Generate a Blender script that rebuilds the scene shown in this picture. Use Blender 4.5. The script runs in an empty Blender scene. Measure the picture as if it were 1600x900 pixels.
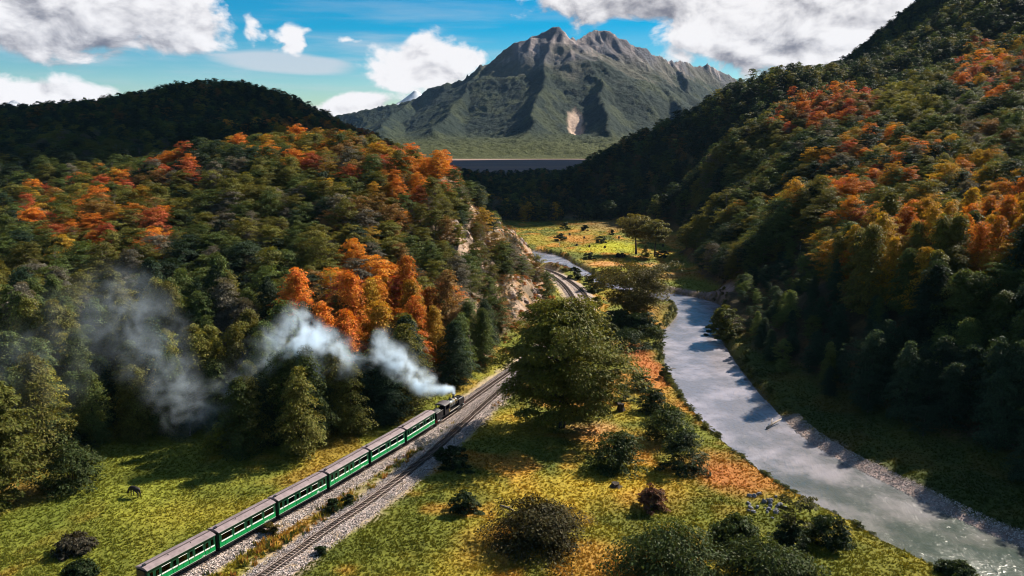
import bpy, bmesh, math, random
import numpy as np
from mathutils import Vector, Matrix, Quaternion

# ------------------------------------------------------------------ camera, world, sun, exposure
scn = bpy.context.scene
col = scn.collection
FPX, HZN, CAMH = 1244.0, 225.0, 48.0            # focal length in photo pixels, horizon row, drone height
PITCH = math.atan((450 - HZN) / FPX)
cam_d = bpy.data.cameras.new("camera"); cam = bpy.data.objects.new("camera", cam_d); col.objects.link(cam)
cam_d.sensor_width = 36.0; cam_d.lens = 36.0 * FPX / 1600.0; cam_d.clip_start = 1.0; cam_d.clip_end = 40000.0
cam.location = (0, 0, CAMH); cam.rotation_euler = (math.pi / 2 - PITCH, 0, 0)
scn.camera = cam

SUN_AZ, SUN_EL = math.radians(49.0), math.radians(37.0)      # azimuth from +Y towards +X
SUNV = Vector((math.sin(SUN_AZ) * math.cos(SUN_EL), math.cos(SUN_AZ) * math.cos(SUN_EL), math.sin(SUN_EL)))
sun_d = bpy.data.lights.new("sun", 'SUN'); sun = bpy.data.objects.new("sun", sun_d); col.objects.link(sun)
sun_d.energy = 5.0; sun_d.angle = math.radians(0.53); sun_d.color = (1.0, 0.90, 0.76)
sun.rotation_euler = SUNV.to_track_quat('Z', 'Y').to_euler(); sun.location = (100, 100, 300)
SKY_STRENGTH, EXPO = 0.05, 1.36
scn.view_settings.view_transform = 'Standard'; scn.view_settings.look = 'None'
scn.view_settings.exposure = EXPO; scn.view_settings.gamma = 1.0; scn.view_settings.use_curve_mapping = False
cy = scn.cycles
cy.max_bounces = 6; cy.diffuse_bounces = 2; cy.glossy_bounces = 2; cy.transmission_bounces = 3
cy.transparent_max_bounces = 12; cy.volume_bounces = 3; cy.caustics_reflective = False; cy.caustics_refractive = False
cy.use_denoising = True; cy.filter_width = 1.0; cy.sample_clamp_direct = 6.0; cy.sample_clamp_indirect = 4.0

# small operator-overloaded node maths
class V:
    def __init__(s, nt, sock): s.nt, s.s = nt, sock
    def _m(s, op, *a, clamp=False):
        n = s.nt.nodes.new('ShaderNodeMath'); n.operation = op; n.use_clamp = clamp
        for i, q in enumerate((s,) + a):
            if isinstance(q, V): s.nt.links.new(q.s, n.inputs[i])
            else: n.inputs[i].default_value = q
        return V(s.nt, n.outputs[0])
    def __add__(s, o): return s._m('ADD', o)
    __radd__ = __add__
    def __sub__(s, o): return s._m('SUBTRACT', o)
    def __rsub__(s, o): return (s * -1) + o
    def __mul__(s, o): return s._m('MULTIPLY', o)
    __rmul__ = __mul__
    def __truediv__(s, o): return s._m('DIVIDE', o)
    def max(s, o): return s._m('MAXIMUM', o)
    def min(s, o): return s._m('MINIMUM', o)
    def sqrt(s): return s._m('SQRT')
    def abs(s): return s._m('ABSOLUTE')
    def gt(s, o): return s._m('GREATER_THAN', o)
    def clamp(s): return s._m('ADD', 0.0, clamp=True)
    def smooth(s, a, b):
        n = s.nt.nodes.new('ShaderNodeMapRange'); n.interpolation_type = 'SMOOTHSTEP'
        s.nt.links.new(s.s, n.inputs['Value']); n.inputs['From Min'].default_value = a; n.inputs['From Max'].default_value = b
        return V(s.nt, n.outputs[0])
def vec(nt, x, y, z):
    n = nt.nodes.new('ShaderNodeCombineXYZ')
    for i, q in enumerate((x, y, z)):
        if isinstance(q, V): nt.links.new(q.s, n.inputs[i])
        else: n.inputs[i].default_value = q
    return n.outputs[0]
def noise(nt, v, scale, detail=4, rough=0.55, dist=0.0, out='Fac'):
    n = nt.nodes.new('ShaderNodeTexNoise'); n.inputs['Scale'].default_value = scale; n.inputs['Detail'].default_value = detail
    n.inputs['Roughness'].default_value = rough; n.inputs['Distortion'].default_value = dist
    if v is not None: nt.links.new(v, n.inputs['Vector'])
    return V(nt, n.outputs[out])
def mixc(nt, f, a, b, mode='MIX'):
    n = nt.nodes.new('ShaderNodeMix'); n.data_type = 'RGBA'; n.blend_type = mode
    for sock, q in ((n.inputs[0], f), (n.inputs[6], a), (n.inputs[7], b)):
        if isinstance(q, V): nt.links.new(q.s, sock)
        elif isinstance(q, bpy.types.NodeSocket): nt.links.new(q, sock)
        elif isinstance(q, (int, float)): sock.default_value = q
        else: sock.default_value = tuple(q) + (1.0,) * (4 - len(q))
    return n.outputs[2]

def pix_dir(px, py):
    u, v = (px - 800) / FPX, (450 - py) / FPX
    return (u, math.cos(PITCH) + v * math.sin(PITCH), -math.sin(PITCH) + v * math.cos(PITCH))
def azel(px, py):
    d = Vector(pix_dir(px, py)).normalized()
    return math.degrees(math.atan2(d.x, d.y)), math.degrees(math.asin(d.z))
def G(px, py, z=0.0):
    d = pix_dir(px, py); t = (z - CAMH) / d[2]; return (d[0] * t, d[1] * t)
def AT(px, py, Y):
    d = pix_dir(px, py); t = Y / d[1]; return (d[0] * t, Y, CAMH + d[2] * t)

def build_world():
    w = bpy.data.worlds.new("World"); scn.world = w; w.use_nodes = True
    nt = w.node_tree; nt.nodes.clear()
    out = nt.nodes.new('ShaderNodeOutputWorld'); bg = nt.nodes.new('ShaderNodeBackground')
    bg.inputs[1].default_value = SKY_STRENGTH
    sky = nt.nodes.new('ShaderNodeTexSky'); sky.sky_type = 'NISHITA'; sky.sun_disc = False
    sky.sun_elevation = SUN_EL; sky.sun_rotation = SUN_AZ; sky.altitude = 300; sky.air_density = 1.0; sky.dust_density = 0.15; sky.ozone_density = 1.6
    hs = nt.nodes.new('ShaderNodeHueSaturation'); hs.inputs['Hue'].default_value = 0.494; hs.inputs['Saturation'].default_value = 2.15; hs.inputs['Value'].default_value = 0.74
    nt.links.new(sky.outputs[0], hs.inputs['Color'])
    tc = nt.nodes.new('ShaderNodeTexCoord'); sep = nt.nodes.new('ShaderNodeSeparateXYZ'); nt.links.new(tc.outputs['Generated'], sep.inputs[0])
    x, y, z = (V(nt, sep.outputs[i]) for i in range(3))
    az = x._m('ARCTAN2', y) * 57.2958
    el = z._m('ARCSINE') * 57.2958
    p = vec(nt, az * 0.1, el * 0.15, 0.0)
    nbig = noise(nt, p, 1.6, 3, 0.5)
    nn = noise(nt, p, 3.0, 7, 0.56, 0.3)
    nn2 = noise(nt, vec(nt, az * 0.1 + 0.055, el * 0.15 + 0.10, 0.0), 3.0, 7, 0.56, 0.3)
    # px, py of the cloud's heart, half width, height above, height below, thickness, grey underside
    C = [(90, 22, 190, 80, 66, 1.0, 1.0), (265, 40, 95, 60, 46, 0.9, 0.8), (1010, -10, 215, 62, 52, 1.0, 0.9), (1240, 30, 230, 90, 98, 1.0, 0.8),
         (1150, 40, 130, 45, 52, 0.9, 0.4), (1330, 70, 130, 80, 70, 0.9, 0.6), (660, 112, 98, 58, 30, 1.0, 0.35), (700, 100, 62, 34, 34, 0.85, 0.3),
         (48, 150, 90, 32, 26, 0.85, 0.5), (120, 150, 70, 20, 18, 0.7, 0.4), (397, 50, 22, 26, 24, 0.42, 0.2), (453, 68, 20, 22, 18, 0.5, 0.2),
         (560, 170, 85, 26, 40, 0.8, 0.3), (540, 62, 20, 7, 6, 0.35, 0.2), (1075, 62, 40, 22, 20, 0.5, 0.3), (655, 66, 40, 14, 10, 0.42, 0.2)]
    m = None
    wob_a = (noise(nt, p, 5.0, 3, 0.5) - 0.5) * 3.0
    for (cx, cyy, hw, up, dn, th, gy) in C:
        a, e = azel(cx, cyy)
        wa = hw / FPX * 57.3; wu = up / FPX * 57.3; wd = dn / FPX * 57.3
        da = (az - a + wob_a) / wa
        de = el - e
        dv = (de.max(0.0) / wu) + (de.min(0.0) / (-wd))
        mi = (1.0 - (da * da + dv * dv).sqrt()) * th
        vi = ((de / (wu * 0.5 + wd)) * 0.55 + 0.62) * 1.0
        vi = 1.0 - (1.0 - vi.clamp()) * gy
        if m is None: m, v = mi, vi
        else:
            s = (mi - m).smooth(-0.18, 0.18); v = v + (vi - v) * s; m = m.max(mi)
    # the rest of the sky, outside the picture: the same broken cumulus
    den = z.max(0.0) + 0.18
    pg = vec(nt, x / den, y / den, 3.0)
    ng = noise(nt, pg, 1.1, 6, 0.6)
    outside = ((az.abs() - 37.0) / 14.0).max((el - 11.0) / 8.0).clamp()
    m = (m - outside * 3.0).max((ng - 0.555) * 2.2 - (1.0 - outside) * 3.0)
    d = m * 1.15 + (nn - 0.52) * 1.75 + (nbig - 0.5) * 0.5
    alpha = d.smooth(-0.02, 0.30) * m.smooth(-0.45, 0.0)
    relief = (nn - nn2) * 2.0 + (nbig - 0.5) * 0.5
    shade = (v * 1.06 + relief + (0.35 - d) * 0.10).clamp()
    CS = 1.0 / (SKY_STRENGTH * 2 ** EXPO)
    ccol = mixc(nt, shade.smooth(0.02, 0.95), (0.17 * CS, 0.17 * CS, 0.215 * CS), (0.98 * CS, 0.96 * CS, 0.97 * CS))
    # thin high streaks
    ps = vec(nt, az * 0.035 + el * 0.012, el * 0.32, 7.0)
    st = noise(nt, ps, 2.3, 5, 0.55)
    a4, e4 = azel(445, 98)
    lens = (1.0 - (((az - a4) / 5.6) * ((az - a4) / 5.6) + ((el - e4 + (az - a4) * 0.055) / 0.85) * ((el - e4 + (az - a4) * 0.055) / 0.85)))
    streak = (st.smooth(0.44, 0.76) * 0.62 * (el.smooth(12.5, 5.0)) * (az.smooth(14.0, -8.0) * 0.9 + 0.1) * el.smooth(0.2, 3.0)).max((lens + (st - 0.5) * 1.4).smooth(0.0, 0.7) * 0.78)
    haze = el.smooth(3.0, 0.2) * 0.5
    base = mixc(nt, haze, hs.outputs[0], (0.66 * CS, 0.74 * CS, 0.80 * CS))
    base = mixc(nt, streak, base, (0.66 * CS, 0.70 * CS, 0.76 * CS))
    fin = mixc(nt, alpha, base, ccol)
    nt.links.new(fin, bg.inputs[0]); nt.links.new(bg.outputs[0], out.inputs[0])
build_world()
scn.world.cycles.sampling_method = 'NONE'      # soft sky light reaches surfaces through bounced rays; far quicker here

# ------------------------------------------------------------------ helpers
def tag(o, label=None, cat=None, group=None, kind=None):
    if label: o['label'] = label
    if cat: o['category'] = cat
    if group: o['group'] = group
    if kind: o['kind'] = kind
    return o
def link(o, parent=None):
    col.objects.link(o)
    if parent is not None: o.parent = parent
    return o
def empty(name, loc=(0, 0, 0), rz=0.0):
    o = bpy.data.objects.new(name, None); o.empty_display_size = 0.5; o.location = loc; o.rotation_euler = (0, 0, rz); return link(o)
def mesh_np(name, verts, faces, mat=None, smooth=False):
    """faces: (n,k) int array, or list of lists"""
    me = bpy.data.meshes.new(name)
    if isinstance(faces, np.ndarray):
        n, k = faces.shape
        me.vertices.add(len(verts)); me.vertices.foreach_set('co', np.asarray(verts, np.float32).ravel())
        me.loops.add(n * k); me.loops.foreach_set('vertex_index', faces.astype(np.int32).ravel())
        me.polygons.add(n); me.polygons.foreach_set('loop_start', np.arange(0, n * k, k, dtype=np.int32))
        me.update(calc_edges=True)
    else:
        me.from_pydata([tuple(q) for q in verts], [], faces); me.update()
    if smooth: me.polygons.foreach_set('use_smooth', np.ones(len(me.polygons), bool))
    if mat is not None: me.materials.append(mat)
    return me
class MB:
    """collects simple solids into one mesh"""
    def __init__(s): s.v, s.f = [], []
    def box(s, x0, x1, y0, y1, z0, z1):
        b = len(s.v)
        s.v += [(x0, y0, z0), (x1, y0, z0), (x1, y1, z0), (x0, y1, z0), (x0, y0, z1), (x1, y0, z1), (x1, y1, z1), (x0, y1, z1)]
        s.f += [[b + i for i in q] for q in ((0, 3, 2, 1), (4, 5, 6, 7), (0, 1, 5, 4), (1, 2, 6, 5), (2, 3, 7, 6), (3, 0, 4, 7))]
        return s
    def tube(s, pts, rad, n=8, cap=True):
        pts = [Vector(q) for q in pts]; rings = []
        if isinstance(rad, (int, float)): rad = [rad] * len(pts)
        for i, q in enumerate(pts):
            t = (pts[min(i + 1, len(pts) - 1)] - pts[max(i - 1, 0)]).normalized()
            a = t.orthogonal().normalized() if abs(t.z) < 0.95 else Vector((1, 0, 0))
            if abs(t.z) < 0.95: a = Vector((0, 0, 1)).cross(t).normalized()
            c = t.cross(a).normalized(); b = len(s.v)
            for k in range(n):
                w = 2 * math.pi * k / n; s.v.append(tuple(q + (a * math.cos(w) + c * math.sin(w)) * rad[i]))
            rings.append(b)
        for r0, r1 in zip(rings, rings[1:]):
            for k in range(n): s.f.append([r0 + k, r0 + (k + 1) % n, r1 + (k + 1) % n, r1 + k])
        if cap:
            s.f.append([rings[0] + k for k in range(n)][::-1]); s.f.append([rings[-1] + k for k in range(n)])
        return s
    def prism(s, prof, x0, x1):
        """profile of (y,z) extruded along x"""
        b = len(s.v); n = len(prof)
        s.v += [(x0, y, z) for y, z in prof] + [(x1, y, z) for y, z in prof]
        for k in range(n): s.f.append([b + k, b + (k + 1) % n, b + n + (k + 1) % n, b + n + k])
        s.f.append([b + k for k in range(n)][::-1]); s.f.append([b + n + k for k in range(n)])
        return s
    def mesh(s, name, mat, smooth=False):
        me = mesh_np(name, s.v, s.f, mat)
        bm = bmesh.new(); bm.from_mesh(me); bmesh.ops.recalc_face_normals(bm, faces=bm.faces); bm.to_mesh(me); bm.free()
        if smooth:
            me.polygons.foreach_set('use_smooth', np.ones(len(me.polygons), bool))
        return me
    def build(s, name, mat, parent=None, smooth=False):
        return link(bpy.data.objects.new(name, s.mesh(name, mat, smooth)), parent)

def hash2(i, j, seed):
    with np.errstate(over='ignore'):
        h = (i.astype(np.int64).astype(np.uint64) * np.uint64(374761393) + j.astype(np.int64).astype(np.uint64) * np.uint64(668265263) + np.uint64(seed * 974711 + 12345)) & np.uint64(0xffffffff)
        h = ((h ^ (h >> np.uint64(13))) * np.uint64(1274126177)) & np.uint64(0xffffffff)
        h = ((h ^ (h >> np.uint64(16))) * np.uint64(2246822519)) & np.uint64(0xffffffff)
        h = h ^ (h >> np.uint64(15))
    return h.astype(np.float64) / 4294967295.0
def vnoise(x, y, seed=0):
    xi, yi = np.floor(x), np.floor(y); fx, fy = x - xi, y - yi
    u, v = fx * fx * (3 - 2 * fx), fy * fy * (3 - 2 * fy)
    a, b, c, d = hash2(xi, yi, seed), hash2(xi + 1, yi, seed), hash2(xi, yi + 1, seed), hash2(xi + 1, yi + 1, seed)
    return (a * (1 - u) + b * u) * (1 - v) + (c * (1 - u) + d * u) * v
def fbm(x, y, octv=4, seed=0, gain=0.5):
    s, a, t = 0.0, 1.0, 0.0
    for k in range(octv):
        s = s + a * vnoise(x * 2 ** k + 17.3 * k, y * 2 ** k - 9.1 * k, seed + k); t += a; a *= gain
    return s / t
def ridged(x, y, octv=5, seed=0):
    s, a, t = 0.0, 1.0, 0.0
    for k in range(octv):
        s = s + a * (1 - np.abs(2 * vnoise(x * 2 ** k + 5.7 * k, y * 2 ** k + 3.3 * k, seed + k) - 1)); t += a; a *= 0.5
    return s / t
def sstep(a, b, x):
    t = np.clip((x - a) / (b - a), 0, 1); return t * t * (3 - 2 * t)

def resample(pts, step=1.0):
    """Catmull-Rom through 2D points, evenly spaced"""
    P = np.array(pts, float); P = np.vstack([2 * P[0] - P[1], P, 2 * P[-1] - P[-2]]); out = []
    for i in range(1, len(P) - 2):
        p0, p1, p2, p3 = P[i - 1], P[i], P[i + 1], P[i + 2]
        t = np.linspace(0, 1, 40, endpoint=False)[:, None]
        out.append(0.5 * ((2 * p1) + (-p0 + p2) * t + (2 * p0 - 5 * p1 + 4 * p2 - p3) * t ** 2 + (-p0 + 3 * p1 - 3 * p2 + p3) * t ** 3))
    out = np.vstack(out + [P[-2][None]])
    s = np.concatenate([[0], np.cumsum(np.hypot(*np.diff(out, axis=0).T))])
    q = np.arange(0, s[-1], step)
    return np.stack([np.interp(q, s, out[:, 0]), np.interp(q, s, out[:, 1])], 1)
def poly_dist(x, y, line):
    """distance from points to a polyline (line given as dense points)"""
    d = np.full(x.shape, 1e9)
    sel = (x > line[:, 0].min() - 60) & (x < line[:, 0].max() + 60) & (y > line[:, 1].min() - 60) & (y < line[:, 1].max() + 60)
    xs, ys = x[sel], y[sel]; dd = np.full(xs.shape, 1e9)
    for a, b in zip(line[:-1], line[1:]):
        e = b - a; L = e @ e
        t = np.clip(((xs - a[0]) * e[0] + (ys - a[1]) * e[1]) / L, 0, 1)
        dd = np.minimum(dd, (xs - a[0] - t * e[0]) ** 2 + (ys - a[1] - t * e[1]) ** 2)
    d[sel] = np.sqrt(dd); return d
def in_poly(x, y, poly):
    r = np.zeros(x.shape, bool); n = len(poly)
    for i in range(n):
        (x1, y1), (x2, y2) = poly[i], poly[(i + 1) % n]
        if y1 == y2: continue
        c = ((y1 > y) != (y2 > y)) & (x < (x2 - x1) * (y - y1) / (y2 - y1) + x1); r ^= c
    return r

# ------------------------------------------------------------------ materials
def new_mat(name):
    m = bpy.data.materials.new(name); m.use_nodes = True; nt = m.node_tree; nt.nodes.clear()
    out = nt.nodes.new('ShaderNodeOutputMaterial'); return m, nt, out
def prin(nt, out, rough=0.8, spec=0.3, metal=0.0):
    b = nt.nodes.new('ShaderNodeBsdfPrincipled'); b.inputs['Roughness'].default_value = rough
    b.inputs['Specular IOR Level'].default_value = spec; b.inputs['Metallic'].default_value = metal
    nt.links.new(b.outputs[0], out.inputs[0]); return b
def bump(nt, b, h, strength=0.5, dist=0.1):
    n = nt.nodes.new('ShaderNodeBump'); n.inputs['Strength'].default_value = strength; n.inputs['Distance'].default_value = dist
    nt.links.new(h.s if isinstance(h, V) else h, n.inputs['Height']); nt.links.new(n.outputs[0], b.inputs['Normal'])
def objco(nt): return nt.nodes.new('ShaderNodeTexCoord').outputs['Object']
def plain(name, c, rough=0.6, spec=0.3, metal=0.0, var=0.25, scale=3.0, c2=None):
    m, nt, out = new_mat(name); b = prin(nt, out, rough, spec, metal)
    n = noise(nt, objco(nt), scale, 6, 0.65)
    lo = c2 if c2 else tuple(k * (1 - var) for k in c)
    nt.links.new(mixc(nt, n.smooth(0.3, 0.7), lo, c), b.inputs['Base Color']); bump(nt, b, n, 0.15, 0.02)
    return m
def foliage_mat(name, transl=0.35, rough=0.55, spread=0.45):
    m, nt, out = new_mat(name)
    at = nt.nodes.new('ShaderNodeAttribute'); at.attribute_type = 'INSTANCER'; at.attribute_name = 'tint'
    geo = nt.nodes.new('ShaderNodeNewGeometry'); r = V(nt, geo.outputs['Random Per Island'])
    oi = nt.nodes.new('ShaderNodeObjectInfo'); ro = V(nt, oi.outputs['Random'])
    f = r * (2 * spread) + (1 - spread)
    hs = nt.nodes.new('ShaderNodeHueSaturation'); nt.links.new(at.outputs['Color'], hs.inputs['Color'])
    nt.links.new(((r * 7.13)._m('FRACT') * 0.05 + ro * 0.02 + 0.467).s, hs.inputs['Hue']); nt.links.new(f.s, hs.inputs['Value'])
    d = nt.nodes.new('ShaderNodeBsdfPrincipled'); d.inputs['Roughness'].default_value = rough; d.inputs['Specular IOR Level'].default_value = 0.06
    nt.links.new(hs.outputs[0], d.inputs['Base Color'])
    t = nt.nodes.new('ShaderNodeBsdfTranslucent'); nt.links.new(mixc(nt, 1.0, hs.outputs[0], (1.15, 1.0, 0.55), 'MULTIPLY'), t.inputs['Color'])
    mx = nt.nodes.new('ShaderNodeMixShader'); mx.inputs[0].default_value = transl
    nt.links.new(d.outputs[0], mx.inputs[1]); nt.links.new(t.outputs[0], mx.inputs[2]); nt.links.new(mx.outputs[0], out.inputs[0])
    return m
M = {}
M['leaf'] = foliage_mat('leaf')
M['grass'] = foliage_mat('grass_blade', 0.3, 0.7, 0.22)
M['bark'] = plain('bark', (0.16, 0.13, 0.105), 0.9, 0.1, var=0.55, scale=5)
M['darkbark'] = plain('dark_bark', (0.06, 0.048, 0.04), 0.9, 0.1, var=0.5, scale=5)
M['deadwood'] = plain('dead_wood', (0.30, 0.26, 0.22), 0.85, 0.1, var=0.45, scale=4)
def tint_mat(name, rough=0.9, bumpy=0.4):
    m, nt, out = new_mat(name); b = prin(nt, out, rough, 0.2)
    at = nt.nodes.new('ShaderNodeAttribute'); at.attribute_type = 'INSTANCER'; at.attribute_name = 'tint'
    n = noise(nt, objco(nt), 6, 5, 0.6)
    nt.links.new(mixc(nt, 1.0, at.outputs['Color'], mixc(nt, n, (0.6, 0.6, 0.6), (1.25, 1.25, 1.25)), 'MULTIPLY'), b.inputs['Base Color']); bump(nt, b, n, bumpy, 0.05)
    return m
M['stone'] = tint_mat('stone')

# ------------------------------------------------------------------ terrain
T1 = resample([(-78, 8), (-65, 32), (-54, 52), (-44.6, 69.5), (-35.4, 86.6), (-30.7, 95.4), (-26.3, 103.6), (-22.2, 112), (-17.9, 120.8), (-14.2, 129), (-11.2, 136),
               (-7.4, 145.8), (-3.4, 156), (4, 175), (11, 197), (16.5, 220), (19, 238), (19, 251), (17.6, 270), (14.6, 288), (8, 306), (-6, 324), (-34, 345)], 0.5)
T2 = resample([(-62, 8), (-50, 32), (-40, 55), (-33, 71), (-27.4, 83.2), (-22.9, 93.6), (-19.2, 101.4), (-13.4, 116), (-8.6, 131), (-3.9, 145.5), (0.5, 158), (8, 178), (15, 200), (20.8, 222),
               (23.3, 240), (23, 257), (20.3, 277), (15.4, 297), (6, 315), (-8, 331), (-34, 352)], 0.5)
RL = resample([(96, 20), (75, 50), (60, 72), (50.7, 85.3), (44.8, 97.9), (39.5, 109.9), (35.7, 127.8), (34.3, 140.7), (34.0, 156.2), (35.0, 175.4), (40.0, 205), (49.0, 231), (47, 246), (39, 262),
               (32.4, 273.7), (26.0, 297), (16, 317), (-4, 338), (-45, 362)], 1.5)
RR = resample([(122, 40), (95, 62), (76, 80), (63.6, 91.5), (55.9, 108.8), (49.8, 127.8), (49.7, 152.0), (52.7, 190), (57, 215), (64.5, 238), (62, 253), (48, 271),
               (35.4, 289.6), (31, 304), (26.5, 325.7), (18.9, 358.6), (-4, 380), (-45, 402)], 1.5)
RIVER = [tuple(q) for q in RL] + [tuple(q) for q in RR[::-1]]
WATER_Z = -1.5

CP = []
def canopy(px, py, Y, off): x, y, z = AT(px, py, Y); CP.append((x, y, z - off))
for q in [(100, 560, 135, 8.5), (100, 450, 165, 9), (100, 380, 200, 9), (100, 320, 250, 9), (100, 260, 330, 9), (100, 215, 550, 9), (100, 172, 750, 7), (0, 172, 750, 7), (-150, 168, 760, 7), (0, 330, 260, 9), (0, 450, 170, 9),
          (300, 560, 140, 8.5), (300, 450, 165, 9), (300, 350, 205, 9), (300, 275, 260, 9), (300, 232, 330, 9), (300, 175, 650, 7), (310, 127, 850, 7), (400, 131, 870, 7), (200, 152, 820, 7), (455, 156, 850, 7), (525, 192, 760, 7), (575, 216, 720, 7),
          (500, 560, 134, 8.5), (500, 450, 155, 9), (500, 350, 195, 9), (500, 270, 245, 9), (500, 207, 310, 9), (400, 222, 330, 9), (420, 190, 500, 8), (250, 200, 500, 8),
          (570, 214, 300, 9), (640, 520, 152, 8.5), (640, 420, 180, 8.5), (640, 330, 215, 8.5), (640, 238, 280, 8.5), (700, 480, 168, 6), (700, 400, 190, 6), (700, 320, 220, 6), (705, 264, 252, 5),
          (752, 312, 272, 5), (800, 345, 292, 5), (838, 372, 302, 4), (790, 400, 240, 3), (830, 440, 250, 2), (760, 450, 205, 4), (770, 520, 185, 4),
          (1550, 330, 195, 9), (1550, 220, 270, 9), (1550, 130, 360, 9), (1550, 50, 520, 9), (1600, -60, 620, 8),
          (1400, 330, 210, 9), (1400, 240, 280, 9), (1400, 170, 360, 9), (1400, 122, 480, 9), (1400, 50, 750, 7), (1440, 4, 800, 7), (1370, 74, 780, 7), (1310, 130, 700, 7), (1500, -40, 850, 7),
          (1250, 400, 185, 9), (1250, 300, 250, 9), (1250, 220, 340, 9), (1250, 150, 450, 8), (1250, 112, 520, 8), (1170, 124, 540, 8), (1330, 146, 500, 8),
          (1120, 400, 230, 8), (1120, 300, 330, 8), (1120, 220, 420, 8), (1120, 149, 560, 7), (1060, 184, 600, 7), (1000, 209, 640, 7), (950, 244, 680, 6), (920, 282, 700, 5), (1050, 300, 450, 7), (1000, 290, 550, 7)]:
    canopy(*q)
CP += [(x, y, -1.0) for x, y in [(-68.5, 97), (-69.4, 108), (-67, 121), (-52.5, 122), (-37.6, 121), (-26.4, 131.5), (-18.5, 139), (-13.3, 146), (-6, 160), (2, 180), (9.5, 203), (15, 225), (16.5, 245), (15, 268), (11, 290), (-2, 315),
       (83, 95), (75.5, 111), (65, 139), (64, 120), (56.5, 165), (58, 190), (64, 232), (66, 260), (70, 307), (84, 360), (92, 416), (85, 470), (60, 520),
       (-30, 60), (0, 60), (40, 60), (0, 100), (20, 100), (30, 120), (25, 150), (-40, 100), (-55, 80), (-20, 110), (10, 130), (15, 160), (25, 190), (30, 220), (35, 250), (40, 300), (30, 350), (50, 350), (60, 400), (20, 420), (40, 480), (72, 330), (80, 380), (86, 430), (70, 460), (62, 290), (0, 400), (-40, 380), (-60, 440),
       (-60, 560), (0, 600), (-80, 700), (0, 900), (-150, 1000), (100, 800), (200, 1000), (0, 1300), (-300, 1300), (300, 1400), (-600, 1500), (600, 1500), (0, 2000), (-900, 2400), (900, 2400), (0, 3000), (-1500, 3200), (1500, 3200),
       (0, 0), (-80, 0), (100, 0), (0, -150), (-300, -150), (300, -150)]]
CP += [(102, 111, 21), (95, 127, 20.5), (84, 155, 20), (75, 181, 17), (77, 205, 14), (125, 85, 22), (140, 60, 22), (110, 60, 4), (100, 75, 4)]
CP += [(-420, 200, 30), (-420, 60, 20), (-600, 500, 55), (-900, 900, 70), (-1500, 1200, 60), (260, 120, 62), (300, 0, 50), (480, 300, 140), (700, 600, 250), (900, 900, 230), (1500, 1200, 160), (-300, 1000, 60), (-420, 860, 80), (500, 1100, 120), (1500, 0, 120), (-1500, 0, 60)]
CP = np.array(CP)
def solve_rbf():
    D = np.hypot(CP[:, None, 0] - CP[None, :, 0], CP[:, None, 1] - CP[None, :, 1])
    n = len(CP); A = np.zeros((n + 1, n + 1)); A[:n, :n] = D - 1.5 * np.eye(n); A[:n, n] = 1; A[n, :n] = 1
    return np.linalg.solve(A, np.append(CP[:, 2], 0))
RW = solve_rbf()
def terrain(x, y):
    sh = x.shape; xf, yf = x.ravel(), y.ravel(); h = np.full(xf.shape, RW[-1])
    for (cx, cyy, _), w in zip(CP, RW[:-1]): h += w * np.hypot(xf - cx, yf - cyy)
    h = h.reshape(sh)
    h = 1.1 * np.logaddexp(0, h / 1.1) - 0.3                        # flat floor, hills above it
    hill = sstep(0.6, 9, h)
    h = h + hill * ((fbm(x / 38, y / 38, 4, 3) - 0.5) * 9 + (ridged(x / 90, y / 70, 4, 8) - 0.6) * 7)
    spur = np.exp(-(((x + 5) / 30) ** 2 + ((y - 235) / 62) ** 2)) * sstep(1.5, 6, h)
    h = h + spur * ((ridged(x / 9, y / 13, 4, 21) - 0.55) * 7 + (ridged(x / 3.4, y / 4.6, 3, 25) - 0.55) * 2.4)
    far = sstep(620, 900, y) * (1 - sstep(1200, 1300, y)) * (1 - sstep(4, 25, h))
    h = h + far * (fbm(x / 120, y / 170, 3, 31) * 16 - 6) * (1 - .72 * sstep(850, 1100, y))
    floor = 1 - sstep(0.5, 4, h)
    h = h + floor * ((fbm(x / 14, y / 14, 3, 5) - 0.5) * 0.7 + (fbm(x / 3.2, y / 3.2, 2, 6) - 0.5) * 0.22) * (1 - sstep(600, 800, y))
    dt = np.minimum(poly_dist(x, y, T1[::4]), poly_dist(x, y, T2[::4]))
    k = 1 - sstep(2.2, 4.6, dt); h = h * (1 - k) + 0.05 * k              # level bed under the tracks
    inside = in_poly(x, y, RIVER); dr = np.minimum(poly_dist(x, y, RL), poly_dist(x, y, RR))
    sd = np.where(inside, -dr, dr)                                       # signed distance to the water's edge
    right = x > np.interp(y, RL[:, 1], RL[:, 0]) + 3                     # right bank: a low gravel bar
    bar = right & (y < 150)
    kb = np.where(bar, 1 - sstep(0.0, 9.0, sd), 1 - sstep(0.0, 1.9, sd))
    edge = np.where(sd > 0, WATER_Z - 0.06 + np.where(bar, 0.10, 0.15) * np.maximum(sd, 0), WATER_Z - 0.06 - np.minimum(1.3, 0.35 * np.maximum(-sd, 0)))
    h = np.where(sd < 12, h * (1 - kb) + edge * kb, h)
    return h, sd, dt
def axis(lo, f0, f1, hi, s, g):
    a = list(np.arange(f0, f1, s)); st = s; q = f1
    while q < hi: a.append(q); st *= g; q += st
    a.append(hi); st = s; q = f0 - s; b = []
    while q > lo: b.append(q); st *= g; q -= st
    b.append(lo); return np.array(b[::-1] + a)
XS = axis(-1700, -76, 76, 1700, 0.8, 1.035)
YS = axis(-160, 74, 172, 3400, 0.8, 1.011)
GX, GY = np.meshgrid(XS, YS)
GH, GSD, GDT = terrain(GX, GY)
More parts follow.
